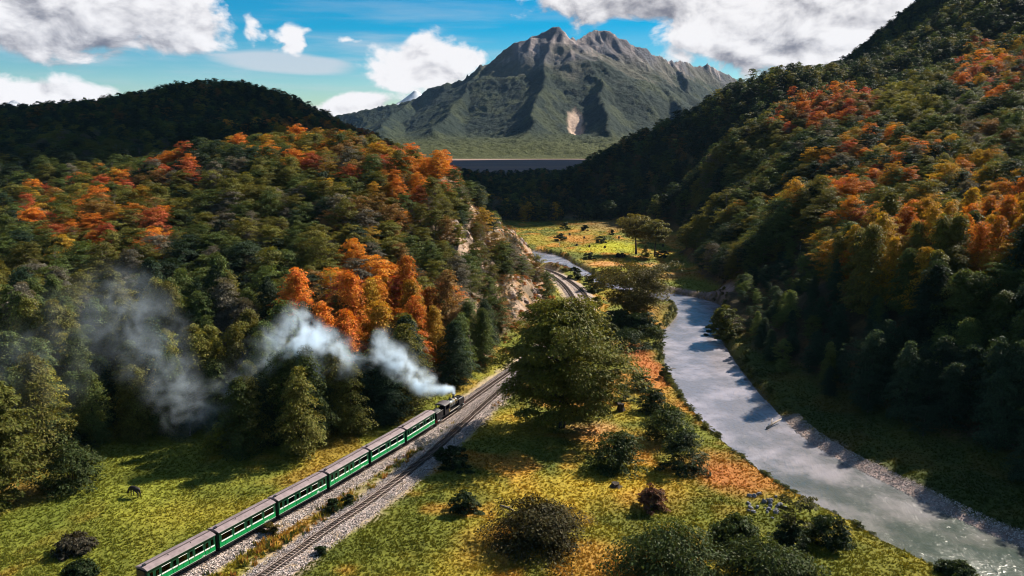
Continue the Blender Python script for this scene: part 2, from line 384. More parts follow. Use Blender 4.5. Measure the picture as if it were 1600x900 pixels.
def hgt(x, y, A=None):
    A = GH if A is None else A
    x, y = np.atleast_1d(np.asarray(x, float)), np.atleast_1d(np.asarray(y, float))
    i = np.clip(np.searchsorted(XS, x) - 1, 0, len(XS) - 2); j = np.clip(np.searchsorted(YS, y) - 1, 0, len(YS) - 2)
    u = np.clip((x - XS[i]) / (XS[i + 1] - XS[i]), 0, 1); v = np.clip((y - YS[j]) / (YS[j + 1] - YS[j]), 0, 1)
    return (A[j, i] * (1 - u) + A[j, i + 1] * u) * (1 - v) + (A[j + 1, i] * (1 - u) + A[j + 1, i + 1] * u) * v
def h1(x, y): return float(hgt(x, y)[0])
sy, sx = np.gradient(GH, YS, XS); GSL = np.hypot(sx, sy)

def lerpc(a, b, t): return a + (np.asarray(b) - a) * t[..., None]
def meadow_colour(x, y):
    """albedo of the meadow plants: green, dry yellow, rust, shade-darkened right bank; with the photo's large patches"""
    c = np.zeros(x.shape + (3,)); c[:] = (0.118, 0.128, 0.019)
    n1 = fbm(x / 11, y / 15, 4, 40); n2 = fbm(x / 4.5, y / 6, 4, 44); n3 = fbm(x / 7, y / 9, 3, 48)
    c = lerpc(c, (0.27, 0.21, 0.026), sstep(0.44, 0.64, n1) * 0.75)
    c = lerpc(c, (0.055, 0.070, 0.012), sstep(0.52, 0.68, n2) * 0.75)
    c = lerpc(c, (0.38, 0.17, 0.030), sstep(0.54, 0.70, n3) * 0.7)
    def patch(c, px, py, rx, ry, colr, k=1.0, noise_k=0.5):
        gx, gy = G(px, py); e = ((x - gx) / rx) ** 2 + ((y - gy) / ry) ** 2
        return lerpc(c, colr, np.clip(sstep(1.25, 0.25, np.sqrt(e) + (n2 - 0.5) * noise_k * 2), 0, 1) * k)
    Y, R, O, GR = (0.31, 0.225, 0.028), (0.34, 0.115, 0.036), (0.36, 0.165, 0.036), (0.095, 0.105, 0.014)
    for a in [(880, 770, 16, 9, Y, .8), (1000, 760, 12, 8, (0.36, 0.25, .025), .8), (960, 690, 9, 7, O, .6), (930, 670, 5, 5, (0.44, 0.24, 0.10), .8), (1010, 570, 4.5, 26, R, .95), (1000, 600, 5, 10, O, .6), (1140, 740, 8, 9, R, .85),
              (1195, 730, 6, 9, (0.30, 0.14, .03), .7), (1020, 780, 8, 5, O, .6), (620, 830, 10, 9, GR, .85), (1100, 800, 12, 9, GR, .7), (800, 850, 8, 6, O, .5), (1300, 870, 14, 8, GR, .8), (900, 850, 12, 8, GR, .5), (940, 870, 7, 4, O, .55),
              (200, 770, 9, 8, (0.20, 0.21, .025), .9), (90, 800, 9, 8, (0.07, 0.10, .014), .8), (300, 800, 14, 6, (0.26, 0.23, .025), .7), (40, 765, 7, 5, (0.30, 0.15, .06), .9), (150, 860, 11, 6, (0.10, 0.11, .016), .7), (360, 790, 10, 5, Y, .5), (500, 745, 6, 4, O, .8), (470, 752, 6, 3, O, .7),
              (960, 385, 16, 22, (0.33, 0.33, .02), .95), (930, 388, 12, 12, (.34, .30, .025), .7), (900, 372, 14, 26, O, .75), (1040, 372, 12, 26, O, .75), (950, 412, 13, 10, (0.46, 0.24, 0.09), .9), (1000, 413, 9, 8, (0.46, 0.24, 0.09), .8), (960, 420, 12, 7, (.20, .20, .02), .8), (1060, 432, 10, 12, R, .7), (1075, 445, 10, 20, (.13, .15, .02), .9), (960, 352, 30, 40, (0.20, 0.13, 0.05), .8), (1010, 490, 6, 14, O, .6)]:
        c = patch(c, *a)
    lf = sstep(-18, -34, x - (y - 100) * .5) * (1 - sstep(200, 240, y)); c = c * (1 - lf[..., None] * .5) + np.array((.135, .15, .02)) * (lf[..., None] * .5)
    rb = sstep(-1, 3, x - np.interp(y, RR[:, 1], RR[:, 0])) * (1 - sstep(225, 245, y)); c = c * (1 - rb[..., None] * .85) + np.array((.040, .056, .014)) * (rb[..., None] * .85)  # right-bank grass darkened, the bank's shade put into its colour
    return c
def ground_colour():
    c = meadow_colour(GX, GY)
    nb = fbm(GX / 5, GY / 5, 4, 60); n6 = fbm(GX / 2.2, GY / 2.2, 3, 61)
    forest = np.maximum(sstep(0.9, 2.2, GH + (nb - 0.5)), sstep(500, 530, GY + (nb - .5) * 30)) * (GSD > 1)
    litter = lerpc(np.zeros(c.shape) + np.array((0.050, 0.040, 0.020)), (0.12, 0.075, 0.028), sstep(0.45, 0.7, nb))
    c = c + (litter - c) * forest[..., None]
    # rock and dry earth of the spur's steep side
    spur = np.exp(-(((GX + 2) / 26) ** 2 + ((GY - 232) / 70) ** 2))
    rk = sstep(0.32, 0.62, GSL * 0.55 + nb * 0.55 - 0.12) * sstep(0.12, 0.45, spur) * sstep(1.0, 2.2, GH)
    rock = lerpc(np.zeros(c.shape) + np.array((0.26, 0.155, 0.08)), (0.34, 0.25, 0.19), sstep(0.4, 0.65, n6)); rock = lerpc(rock, (0.13, 0.10, 0.07), sstep(0.52, 0.66, nb))
    c = c + (rock - c) * (rk * 0.95)[..., None]
    # peat plain before the mountain
    bog = sstep(1215, 1270, GY)
    c = lerpc(c, (0.15, 0.105, 0.095), bog); c = lerpc(c, (0.22, 0.14, 0.10), bog * sstep(0.5, .65, fbm(GX / 260, GY / 60, 3, 70)) * .7)
    c = lerpc(c, (0.40, 0.27, 0.19), sstep(2520, 2660, GY))
    # river bed, gravel bar, bank earth
    grav = lerpc(np.zeros(c.shape) + np.array((0.20, 0.15, 0.135)), (0.30, 0.23, 0.21), sstep(0.4, 0.6, n6))
    c = c + (grav - c) * (sstep(0.3, -0.3, GSD))[..., None]
    rb = (GX > np.interp(GY, RL[:, 1], RL[:, 0]) + 3) & (GY < 140)
    c = c + (grav - c) * np.where(rb, sstep(4.2, 2.2, GSD + (nb - .5) * 3.5) * sstep(160, 128, GY), 0.0)[..., None]
    eb = (GY > 240) & (GY < 275) & (GX > 40) & (GX < 80)
    c = c + (grav * 0.9 - c) * np.where(eb, sstep(6, 2, GSD + (nb - .5) * 3), 0)[..., None]
    lb = np.where(rb, 0, sstep(2.4, 0.4, GSD + (n6 - .5) * 2) * (GSD > -.3)); c = c + (np.array((0.05, 0.045, 0.02)) - c) * (lb * .8)[..., None]
    # trampled earth and stones beside the tracks
    tr = sstep(3.6, 2.4, GDT + (n6 - .5) * 2.4); c = c + (np.array((0.36, 0.28, 0.20)) * (0.7 + 0.6 * n6[..., None]) - c) * (tr * .85)[..., None]
    return c
def build_ground():
    m, nt, out = new_mat('ground_soil'); b = prin(nt, out, 0.95, 0.1)
    at = nt.nodes.new('ShaderNodeAttribute'); at.attribute_name = 'soil'
    co = objco(nt); n1 = noise(nt, co, 1.7, 8, 0.7); n2 = noise(nt, co, 0.35, 5, 0.6)
    f = n1.smooth(0.25, 0.75) * 0.9 + n2 * 0.4 + 0.32
    mm = nt.nodes.new('ShaderNodeVectorMath'); mm.operation = 'SCALE'; nt.links.new(at.outputs['Color'], mm.inputs[0]); nt.links.new(f.s, mm.inputs['Scale'])
    nt.links.new(mm.outputs[0], b.inputs['Base Color']); bump(nt, b, n1, 0.7, 0.35)
    ny, nx = GX.shape; idx = np.arange(ny * nx).reshape(ny, nx)
    F = np.stack([idx[:-1, :-1], idx[:-1, 1:], idx[1:, 1:], idx[1:, :-1]], -1).reshape(-1, 4)
    me = mesh_np('ground', np.stack([GX, GY, GH], -1).reshape(-1, 3), F, m, True)
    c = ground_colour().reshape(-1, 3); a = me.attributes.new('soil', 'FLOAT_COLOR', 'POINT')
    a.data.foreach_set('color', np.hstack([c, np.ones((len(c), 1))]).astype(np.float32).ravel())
    tag(link(bpy.data.objects.new('ground', me)), 'valley floor and wooded hillsides of the river valley', None, None, 'structure')
build_ground()

def build_river():
    m, nt, out = new_mat('river_water'); b = prin(nt, out, 0.18, 1.0)
    b.inputs['IOR'].default_value = 1.55
    co = objco(nt); mp = nt.nodes.new('ShaderNodeMapping'); mp.inputs['Rotation'].default_value = (0, 0, math.radians(-24)); mp.inputs['Scale'].default_value = (1.0, 0.42, 1); nt.links.new(co, mp.inputs[0])
    w1 = noise(nt, mp.outputs[0], 1.5, 4, 0.62, 0.4); w2 = noise(nt, mp.outputs[0], 0.33, 3, 0.5, 0.3); w3 = noise(nt, co, 4.5, 2, .5)
    h = w1 * 0.8 + w2 * 1.1 + w3 * 0.12
    bump(nt, b, h, 1.0, 0.19)
    nt.links.new((noise(nt, mp.outputs[0], 0.22, 4, 0.6, 0.6).smooth(0.35, 0.65) * 0.12 + 0.07).s, b.inputs['Roughness'])
    bed = noise(nt, co, 0.12, 4, 0.6)
    sp = nt.nodes.new('ShaderNodeSeparateXYZ'); nt.links.new(co, sp.inputs[0]); yy = V(nt, sp.outputs[1]) + (bed - 0.5) * 40.0
    sky_sheen = mixc(nt, bed.smooth(0.4, 0.65), (0.17, 0.165, 0.185), (0.30, 0.28, 0.315)); clear = mixc(nt, bed.smooth(0.4, 0.65), (0.050, 0.066, 0.056), (0.11, 0.115, 0.10))
    nt.links.new(mixc(nt, yy.smooth(88.0, 138.0), clear, sky_sheen), b.inputs['Base Color'])      # clear greenish water downstream; pale upstream colour carries the reflected sky
    verts, faces = [], []; n = 150
    sl = np.linspace(0, len(RL) - 1, n); sr = np.linspace(0, len(RR) - 1, n)
    L = np.stack([np.interp(sl, np.arange(len(RL)), RL[:, k]) for k in (0, 1)], 1); R = np.stack([np.interp(sr, np.arange(len(RR)), RR[:, k]) for k in (0, 1)], 1)
    K = 12; u = np.linspace(-0.16, 1.16, K + 1)
    P = L[:, None, :] * (1 - u)[None, :, None] + R[:, None, :] * u[None, :, None]
    P3 = np.concatenate([P, np.full(P.shape[:2] + (1,), WATER_Z)], -1).reshape(-1, 3)
    idx = np.arange(n * (K + 1)).reshape(n, K + 1)
    F = np.stack([idx[:-1, :-1], idx[:-1, 1:], idx[1:, 1:], idx[1:, :-1]], -1).reshape(-1, 4)
    o = link(bpy.data.objects.new('river', mesh_np('river', P3, F, m, True))); tag(o, 'silvery rippled river winding through the valley', None, None, 'structure')
build_river()

# ------------------------------------------------------------------ mountain, far peak, clouds overhead
def build_mountain():
    MX, MY = np.meshgrid(np.arange(-1500, 3000, 9.5), np.arange(2560, 5900, 9.5))
    ridges = [  # polylines of (px, py, depth), side slope
        ([(380, 222, 4200), (535, 184, 4400), (640, 158, 4500), (760, 100, 4560), (820, 68, 4580), (852, 50, 4590), (880, 42, 4600)], 0.62),
        ([(880, 42, 4600), (896, 62, 4680), (910, 57, 4800), (930, 43, 4900), (958, 55, 4920), (985, 72, 4950), (1015, 88, 5050), (1050, 97, 5200), (1085, 103, 5450), (1100, 102, 5550), (1150, 118, 5700), (1210, 130, 5800)], 0.75),
        ([(880, 42, 4600), (868, 75, 4430), (858, 100, 4250), (850, 128, 4000), (838, 165, 3650), (825, 200, 3300), (800, 232, 2950)], 0.55),
        ([(880, 42, 4600), (905, 95, 4350), (930, 130, 4050), (945, 170, 3650), (950, 205, 3300)], 0.62),
        ([(930, 43, 4900), (968, 95, 4650), (1005, 125, 4400), (1035, 150, 4150), (1062, 175, 3850), (1080, 205, 3450)], 0.60),
        ([(1050, 97, 5200), (1070, 130, 4900), (1085, 160, 4600), (1100, 190, 4200)], 0.6),
        ([(760, 100, 4560), (735, 140, 4250), (705, 175, 3900), (680, 210, 3400)], 0.5),
        ([(640, 158, 4500), (620, 180, 4200), (600, 205, 3700)], 0.42)]
    wx = MX + (fbm(MX / 330, MY / 330, 4, 80) - 0.5) * 120; wy = MY + (fbm(MX / 330, MY / 330, 4, 90) - 0.5) * 120
    h = np.full(MX.shape, -400.0)
    for pts, sl in ridges:
        P = np.array([AT(*q) for q in pts])
        for a, b in zip(P[:-1], P[1:]):
            e = b[:2] - a[:2]; t = np.clip(((wx - a[0]) * e[0] + (wy - a[1]) * e[1]) / (e @ e), 0, 1)
            d = np.hypot(wx - a[0] - t * e[0], wy - a[1] - t * e[1]); z = a[2] + t * (b[2] - a[2])
            d0 = np.hypot(MX - a[0] - t * e[0], MY - a[1] - t * e[1]); dd = np.minimum(d, d0 + 60) 
            cand = z - sl * (dd + 44 * (1 - np.exp(-dd / 60))) * (1 - 0.10 * np.clip(dd / 1500, 0, 1))
            h = np.maximum(h, cand) + 0.0
    apron = (MY - 2640) * 0.055 + (fbm(MX / 300, MY / 300, 4, 101) - .45) * 90 * sstep(2640, 3000, MY)
    k = 14.0; h = k * np.logaddexp(h / k, apron / k)
    up = sstep(120, 420, h)
    h = h + up * ((ridged(MX / 300 + MY / 900, MY / 520, 6, 111) - 0.62) * 85 + (ridged(MX / 70, MY / 110, 5, 115) - 0.6) * np.where(h > 420, 34, 10))
    h *= sstep(2570, 2700, MY) ; h += sstep(2600, 2800, MY) * 2
    tree_line = 430 + (fbm(MX / 160, MY / 160, 4, 121) - .5) * 300
    fol = 1 - sstep(tree_line - 60, tree_line + 40, h)
    slide = np.zeros(MX.shape)
    x, y, z = AT(900, 162, 3620); slide = np.exp(-(((MX - x - (MY - y) * .05) / 42) ** 2 + ((MY - y) / 210) ** 2))
    slide = sstep(0.35, 0.6, slide + (fbm(MX / 40, MY / 90, 3, 130) - .5) * .5)
    fol = fol * (1 - slide)
    tuft = np.abs(vnoise(MX / 17, MY / 24, 140) - .5) * 2
    h = h + fol * sstep(2, 12, h) * ((1 - tuft) * 10 + vnoise(MX / 9.6, MY / 9.6, 141) * 10)
    # albedo: woods, alpine turf, grey rock, pale scree; plus a painted sunlit foot
    nb = fbm(MX / 130, MY / 130, 5, 150); ns = fbm(MX / 22 + MY / 300, MY / 160, 4, 155)
    c = np.zeros(MX.shape + (3,)); c[:] = (0.14, 0.122, 0.13)
    c = lerpc(c, (0.085, 0.085, 0.10), sstep(.42, .60, nb))
    c = lerpc(c, (0.34, 0.28, 0.265), sstep(.58, .70, ns) * .8)
    turf = sstep(600, 430, h + (nb - .5) * 300); c = lerpc(c, (0.050, 0.054, 0.030), turf * .8)
    wood = np.zeros(c.shape); wood[:] = (0.012, 0.022, 0.016)
    wood = lerpc(wood, (0.030, 0.040, 0.020), sstep(.45, .65, fbm(MX / 60, MY / 90, 4, 160)))
    wood = lerpc(wood, (0.062, 0.070, 0.022), sstep(110, 30, h) * .8)  # brighter foot of the woods: sunlight put into the colour
    c = c + (wood - c) * fol[..., None]; c = lerpc(c, (0.46, 0.34, 0.27), slide * .9)
    m, nt, out = new_mat('mountain_rock_and_woods'); b = prin(nt, out, 0.95, 0.1)
    at = nt.nodes.new('ShaderNodeAttribute'); at.attribute_name = 'soil'
    n = noise(nt, objco(nt), 0.055, 8, 0.7)
    mm = nt.nodes.new('ShaderNodeVectorMath'); mm.operation = 'SCALE'; nt.links.new(at.outputs['Color'], mm.inputs[0]); nt.links.new((n * 1.3 + 0.35).s, mm.inputs['Scale'])
    nt.links.new(mm.outputs[0], b.inputs['Base Color']); bump(nt, b, n, 0.8, 22.0)
    ny, nx = MX.shape; idx = np.arange(ny * nx).reshape(ny, nx)
    F = np.stack([idx[:-1, :-1], idx[:-1, 1:], idx[1:, 1:], idx[1:, :-1]], -1).reshape(-1, 4)
    keep = (h[:-1, :-1] > 0.5).ravel(); F = F[keep]
    me = mesh_np('mountain', np.stack([MX, MY, h - 1.0], -1).reshape(-1, 3), F, m, False)
    a = me.attributes.new('soil', 'FLOAT_COLOR', 'POINT'); c = c.reshape(-1, 3)
    a.data.foreach_set('color', np.hstack([c, np.ones((len(c), 1))]).astype(np.float32).ravel())
    tag(link(bpy.data.objects.new('mountain', me)), 'rocky twin-peaked mountain with wooded flanks', None, None, 'structure')
build_mountain()
def build_far_peak(px, py, Y, w, name, label, snow):
    x0, y0, z0 = AT(px, py, Y)
    X, Yy = np.meshgrid(np.linspace(-w, w, 90), np.linspace(-w, w, 90))
    r = np.maximum(np.abs(X) * .9 + np.abs(Yy) * .5, np.hypot(X, Yy) * .95) / w
    h = z0 * np.clip(1 - r, 0, 1) + (ridged(X / w * 3, Yy / w * 3, 5, 170) - .6) * z0 * .14 * (1 - r).clip(0, 1)
    ny, nx = X.shape; idx = np.arange(ny * nx).reshape(ny, nx)
    F = np.stack([idx[:-1, :-1], idx[:-1, 1:], idx[1:, 1:], idx[1:, :-1]], -1).reshape(-1, 4)
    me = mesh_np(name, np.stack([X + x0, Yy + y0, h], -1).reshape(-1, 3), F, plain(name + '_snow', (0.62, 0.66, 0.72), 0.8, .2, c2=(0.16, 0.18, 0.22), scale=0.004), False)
    tag(link(bpy.data.objects.new(name, me)), label, None, None, 'structure')
build_far_peak(648, 143, 15000, 1500, 'distant_peak', 'small snowy distant peak left of the main mountain', 1)
build_far_peak(20, 158, 15000, 1500, 'distant_ridge', 'low bluish distant ridge at the left edge', 0)

cloud_mat = plain('cloud_white', (0.9, 0.9, 0.9), 1.0, 0.0, var=0.05)
def build_cloud(name, shadow_centre, sx_, sy_, alt, seed, label):
    """unseen cumulus above the picture, set along the sun ray to shade the hills"""
    t = (alt - shadow_centre[2]) / SUNV.z
    c = Vector(shadow_centre) + SUNV * t
    bm = bmesh.new(); bmesh.ops.create_icosphere(bm, subdivisions=5, radius=1.0)
    P = np.array([v.co[:] for v in bm.verts])
    n = fbm(P[:, 0] * 2.3 + 9, P[:, 1] * 2.3 + P[:, 2] * 1.7 + seed, 5, seed)
    k = 0.72 + 0.62 * n
    for v, s in zip(bm.verts, k):
        v.co = Vector((v.co.x * s * sx_, v.co.y * s * sy_, max(v.co.z, -0.25) * s * min(sx_, sy_) * 0.35))
    me = bpy.data.meshes.new(name); bm.to_mesh(me); bm.free(); me.materials.append(cloud_mat)
    o = link(bpy.data.objects.new(name, me)); o.location = c
    tag(o, label, 'cloud', 'unseen cumulus clouds shading the valley')
build_cloud('cloud', (-320, 720, 60), 360, 400, 900, 3, 'big unseen cumulus cloud shading the dark wooded hill on the left')
build_cloud('cloud', (60, 1050, 10), 260, 560, 1000, 5, 'long unseen cumulus cloud shading the dark woods in mid valley')
build_cloud('cloud', (150, 1880, 0), 900, 560, 1500, 9, 'wide unseen cumulus cloud shading the peat plain before the mountain')

# ------------------------------------------------------------------ geometry-node scatter for uncountable things
def scatter(name, protos, pos, rot, scl, tint, var, label, cat=None):
    me = bpy.data.meshes.new(name); n = len(pos); me.vertices.add(n); me.vertices.foreach_set('co', np.asarray(pos, np.float32).ravel())
    for an, ty, key, d in (('rot', 'FLOAT_VECTOR', 'vector', rot), ('scl', 'FLOAT_VECTOR', 'vector', scl), ('var', 'INT', 'value', var)):
        a = me.attributes.new(an, ty, 'POINT'); a.data.foreach_set(key, np.asarray(d, np.int32 if ty == 'INT' else np.float32).ravel())
    a = me.attributes.new('tint', 'FLOAT_COLOR', 'POINT'); a.data.foreach_set('color', np.hstack([tint, np.ones((n, 1))]).astype(np.float32).ravel())
    ng = bpy.data.node_groups.new(name, 'GeometryNodeTree'); ng.interface.new_socket('Geometry', in_out='INPUT', socket_type='NodeSocketGeometry'); ng.interface.new_socket('Geometry', in_out='OUTPUT', socket_type='NodeSocketGeometry')
    N, L = ng.nodes, ng.links; gi, go, jn = N.new('NodeGroupInput'), N.new('NodeGroupOutput'), N.new('GeometryNodeJoinGeometry')
    def attr(nm, ty):
        q = N.new('GeometryNodeInputNamedAttribute'); q.data_type = ty; q.inputs['Name'].default_value = nm; return q.outputs['Attribute']
    r_, s_, v_ = attr('rot', 'FLOAT_VECTOR'), attr('scl', 'FLOAT_VECTOR'), attr('var', 'INT')
    e2r = N.new('FunctionNodeEulerToRotation'); L.new(r_, e2r.inputs[0])
    for k, p in enumerate(protos):
        oi = N.new('GeometryNodeObjectInfo'); oi.inputs['Object'].default_value = p; oi.inputs['As Instance'].default_value = True
        cmp_ = N.new('FunctionNodeCompare'); cmp_.data_type = 'INT'; cmp_.operation = 'EQUAL'; L.new(v_, cmp_.inputs[2]); cmp_.inputs[3].default_value = k
        ip = N.new('GeometryNodeInstanceOnPoints'); L.new(gi.outputs[0], ip.inputs['Points']); L.new(cmp_.outputs[0], ip.inputs['Selection'])
        L.new(oi.outputs['Geometry'], ip.inputs['Instance']); L.new(e2r.outputs[0], ip.inputs['Rotation']); L.new(s_, ip.inputs['Scale']); L.new(ip.outputs[0], jn.inputs[0])
    L.new(jn.outputs[0], go.inputs[0])
    o = link(bpy.data.objects.new(name, me)); md = o.modifiers.new('scatter', 'NODES'); md.node_group = ng
    return tag(o, label, cat, None, 'stuff')
def proto(name, me): return bpy.data.objects.new(name, me)        # a source shape, not placed in the scene itself

# ------------------------------------------------------------------ railway
def side_frame(path):
    t = np.gradient(path, axis=0); t /= np.hypot(t[:, 0], t[:, 1])[:, None]; return t, np.stack([-t[:, 1], t[:, 0]], 1)
M['rail'] = plain('rail_steel', (0.13, 0.10, 0.09), 0.45, 0.5, 0.6, var=0.4, scale=2)
M['sleeper'] = plain('sleeper_wood', (0.075, 0.055, 0.045), 0.9, 0.1, var=0.5, scale=3)
def ballast_mat():
    m, nt, out = new_mat('ballast_stone'); b = prin(nt, out, 0.95, 0.15); co = objco(nt)
    vo = nt.nodes.new('ShaderNodeTexVoronoi'); vo.inputs['Scale'].default_value = 4.2; nt.links.new(co, vo.inputs['Vector'])
    sp = nt.nodes.new('ShaderNodeSeparateColor'); nt.links.new(vo.outputs['Color'], sp.inputs[0]); r = V(nt, sp.outputs[0])
    n = noise(nt, co, 0.45, 5, 0.6)
    c = mixc(nt, r, (0.22, 0.175, 0.16), (0.50, 0.42, 0.39)); c = mixc(nt, n.smooth(0.45, 0.70) * 0.7, c, (0.28, 0.19, 0.085))
    d = V(nt, vo.outputs['Distance']); c = mixc(nt, d.smooth(0.35, 0.75) * .8, c, (0.05, 0.04, 0.035))
    nt.links.new(c, b.inputs['Base Color']); bump(nt, b, 1.0 - d, 1.0, 0.10); return m
M['ballast'] = ballast_mat()
GAUGE = 0.92; RAIL_TOP = 0.62
def build_track(path, name, label, half_l, half_r):
    sel = (path[:, 1] > 30) & (path[:, 1] < 345); P = path[sel]; t, nrm = side_frame(P); root = empty(name, (P[0, 0], P[0, 1], 0))
    off = np.array((P[0, 0], P[0, 1], 0.0))
    # ballast bed: uneven edges
    prof = [(-1, -0.12), (-0.72, 0.20), (-0.36, 0.34), (0, 0.36), (0.36, 0.34), (0.72, 0.20), (1, -0.12)]
    s = np.arange(len(P)) * 0.5; wl = half_l * (0.85 + 0.4 * fbm(s / 3, s * 0 + 1, 4, 200)); wr = half_r * (0.85 + 0.4 * fbm(s / 3, s * 0 + 5, 4, 210))
    vs = []
    for k, (u, z) in enumerate(prof):
        w = np.where(u > 0, wl, wr) if u else wl
        vs.append(np.column_stack([P + nrm * (u * w)[:, None], z + 0.05 + (fbm(s, s * 0 + k * 3.1, 2, 220) - .5) * 0.08]))
    vs = np.stack(vs, 1); n, k = vs.shape[:2]; idx = np.arange(n * k).reshape(n, k)
    F = np.stack([idx[:-1, 1:], idx[:-1, :-1], idx[1:, :-1], idx[1:, 1:]], -1).reshape(-1, 4)
    link(bpy.data.objects.new('ballast_bed', mesh_np('ballast_bed', (vs.reshape(-1, 3) - off), F, M['ballast'], True)), root)
    for sd in (-1, 1):
        ring = []
        for (u, z) in ((-.04, 0), (.04, 0), (.04, .14), (-.04, .14)): ring.append(np.column_stack([P + nrm * (sd * GAUGE / 2 + u), np.full(len(P), RAIL_TOP - .14 + z)]))
        vs = np.stack(ring, 1) - off; idx = np.arange(len(P) * 4).reshape(len(P), 4); F = []
        for a in range(4): F.append(np.stack([idx[:-1, a], idx[:-1, (a + 1) % 4], idx[1:, (a + 1) % 4], idx[1:, a]], -1))
        link(bpy.data.objects.new('rail', mesh_np('rail', vs.reshape(-1, 3), np.concatenate(F), M['rail'])), root)
    mb = MB()
    for i in range(0, len(P), 1):
        if (i * 0.5) % 0.5 > .01: continue
        c, d, nn_ = P[i] - off[:2], t[i], nrm[i]; b = len(mb.v); L_ = 0.80 + 0.06 * math.sin(i * 7.3)
        for z in (0.36, RAIL_TOP - .135):
            for a, w in ((-1, -1), (1, -1), (1, 1), (-1, 1)): q = c + nn_ * a * L_ + d * w * 0.11; mb.v.append((q[0], q[1], z))
        mb.f += [[b + j for j in q] for q in ((0, 3, 2, 1), (4, 5, 6, 7), (0, 1, 5, 4), (1, 2, 6, 5), (2, 3, 7, 6), (3, 0, 4, 7))]
    o = mb.build('sleepers', M['sleeper'], root); o['kind'] = 'stuff'
    tag(root, label, 'railway track'); return P
build_track(T1, 'railway_track', 'narrow gauge railway track on pale ballast under the green train', 1.7, 2.6)
build_track(T2, 'railway_track', 'empty narrow gauge siding on pale ballast beside the train', 2.2, 2.5)

def stone_proto(seed, mat):
    bm = bmesh.new(); bmesh.ops.create_icosphere(bm, subdivisions=1, radius=1.0); rnd = random.Random(seed)
    for v in bm.verts: v.co *= rnd.uniform(0.65, 1.15); v.co.z *= 0.7
    me = bpy.data.meshes.new('stone'); bm.to_mesh(me); bm.free(); me.materials.append(mat); return me
STONES = [proto('stone_shape', stone_proto(k, M['stone'])) for k in range(3)]
rng = np.random.default_rng(11)
def ballast_stones():
    pos, tint, sc = [], [], []
    for path, hl, hr in ((T1, 2.2, 3.3), (T2, 2.8, 3.2)):
        P = path[(path[:, 1] > 70) & (path[:, 1] < 180)]; t, nr = side_frame(P); n = 13000
        i = rng.integers(0, len(P), n); u = rng.uniform(-1, 1, n); u = np.sign(u) * np.abs(u) ** 0.85
        w = np.where(u > 0, hl, hr) * rng.uniform(.7, 1.0, n); q = P[i] + nr[i] * (u * w)[:, None] + t[i] * rng.uniform(-.25, .25, n)[:, None]
        z = np.interp(np.abs(u * w / np.where(u > 0, hl, hr)), [0, .5, .75, 1.0], [0.40, .36, .20, .02]); z = np.maximum(z, hgt(q[:, 0], q[:, 1]) + .02)
        keep = np.abs(u * w) > 0.55; pos.append(np.column_stack([q, z])[keep]); g = rng.uniform(0.20, 0.60, n)
        g = np.where(rng.random(n) < .16, g * .3, g)
        tint.append((np.stack([g, g * .88, g * .83], 1))[keep]); s = rng.uniform(.05, .13, n); sc.append(np.stack([s, s, s], 1)[keep])
    pos, tint, sc = map(np.vstack, (pos, tint, sc)); n = len(pos)
    scatter('ballast_gravel', STONES, pos, rng.uniform(0, 6.28, (n, 3)), sc, tint, rng.integers(0, 3, n), 'loose pale ballast stones strewn along both tracks', 'gravel')
    # gravel bar on the far bank
    n = 6500; P = RR[(RR[:, 1] > 75) & (RR[:, 1] < 140)]; t, nr = side_frame(P); i = rng.integers(0, len(P), n)
    q = P[i] - nr[i] * rng.uniform(-.6, 3.6, n)[:, None] + t[i] * rng.uniform(-1, 1, n)[:, None]
    g = rng.uniform(.18, .50, n); s = rng.uniform(.05, .17, n)
    scatter('river_gravel', STONES, np.column_stack([q, hgt(q[:, 0], q[:, 1]) + .02]), rng.uniform(0, 6.28, (n, 3)), np.stack([s, s, s * .8], 1), np.stack([g, g * .86, g * .8], 1), rng.integers(0, 3, n), 'pinkish gravel bar along the shaded far bank of the river', 'gravel')
ballast_stones()

# ------------------------------------------------------------------ train
M['green'] = plain('bright_green_paint', (0.0, 0.30, 0.075), 0.35, 0.5, var=0.18, scale=1.2)
M['dgreen'] = plain('dark_green_paint', (0.004, 0.060, 0.026), 0.35, 0.5, var=0.2, scale=1.5)
M['white'] = plain('white_line_paint', (0.78, 0.78, 0.74), 0.5, 0.3, var=0.08)
M['roof'] = plain('roof_paint', (0.23, 0.18, 0.188), 0.6, 0.3, var=0.4, scale=0.9)
M['ridge'] = plain('ridge_felt', (0.085, 0.068, 0.072), 0.8, 0.2, var=0.3)
M['black'] = plain('black_iron', (0.012, 0.012, 0.014), 0.42, 0.5, var=0.4, scale=2)
M['blackgloss'] = plain('black_enamel', (0.014, 0.014, 0.017), 0.22, 0.6, var=0.4, scale=2)
M['boiler'] = plain('boiler_cladding', (0.30, 0.33, 0.37), 0.28, 0.6, 0.75, var=0.3, scale=2)
M['brass'] = plain('worn_brass', (0.50, 0.36, 0.12), 0.35, 0.5, 0.8, var=0.3)
M['wood'] = plain('bench_wood', (0.16, 0.085, 0.04), 0.6, 0.3, var=0.3)
M['coal'] = plain('coal', (0.02, 0.02, 0.022), 0.6, 0.4, var=0.6, scale=8)
def glass_mat():
    m, nt, out = new_mat('window_glass'); t = nt.nodes.new('ShaderNodeBsdfTransparent'); t.inputs[0].default_value = (0.62, 0.70, 0.70, 1)
    g = nt.nodes.new('ShaderNodeBsdfGlossy'); g.inputs['Roughness'].default_value = 0.03; fr = nt.nodes.new('ShaderNodeFresnel'); fr.inputs[0].default_value = 1.5
    mx = nt.nodes.new('ShaderNodeMixShader'); nt.links.new(fr.outputs[0], mx.inputs[0]); nt.links.new(t.outputs[0], mx.inputs[1]); nt.links.new(g.outputs[0], mx.inputs[2]); nt.links.new(mx.outputs[0], out.inputs[0]); return m
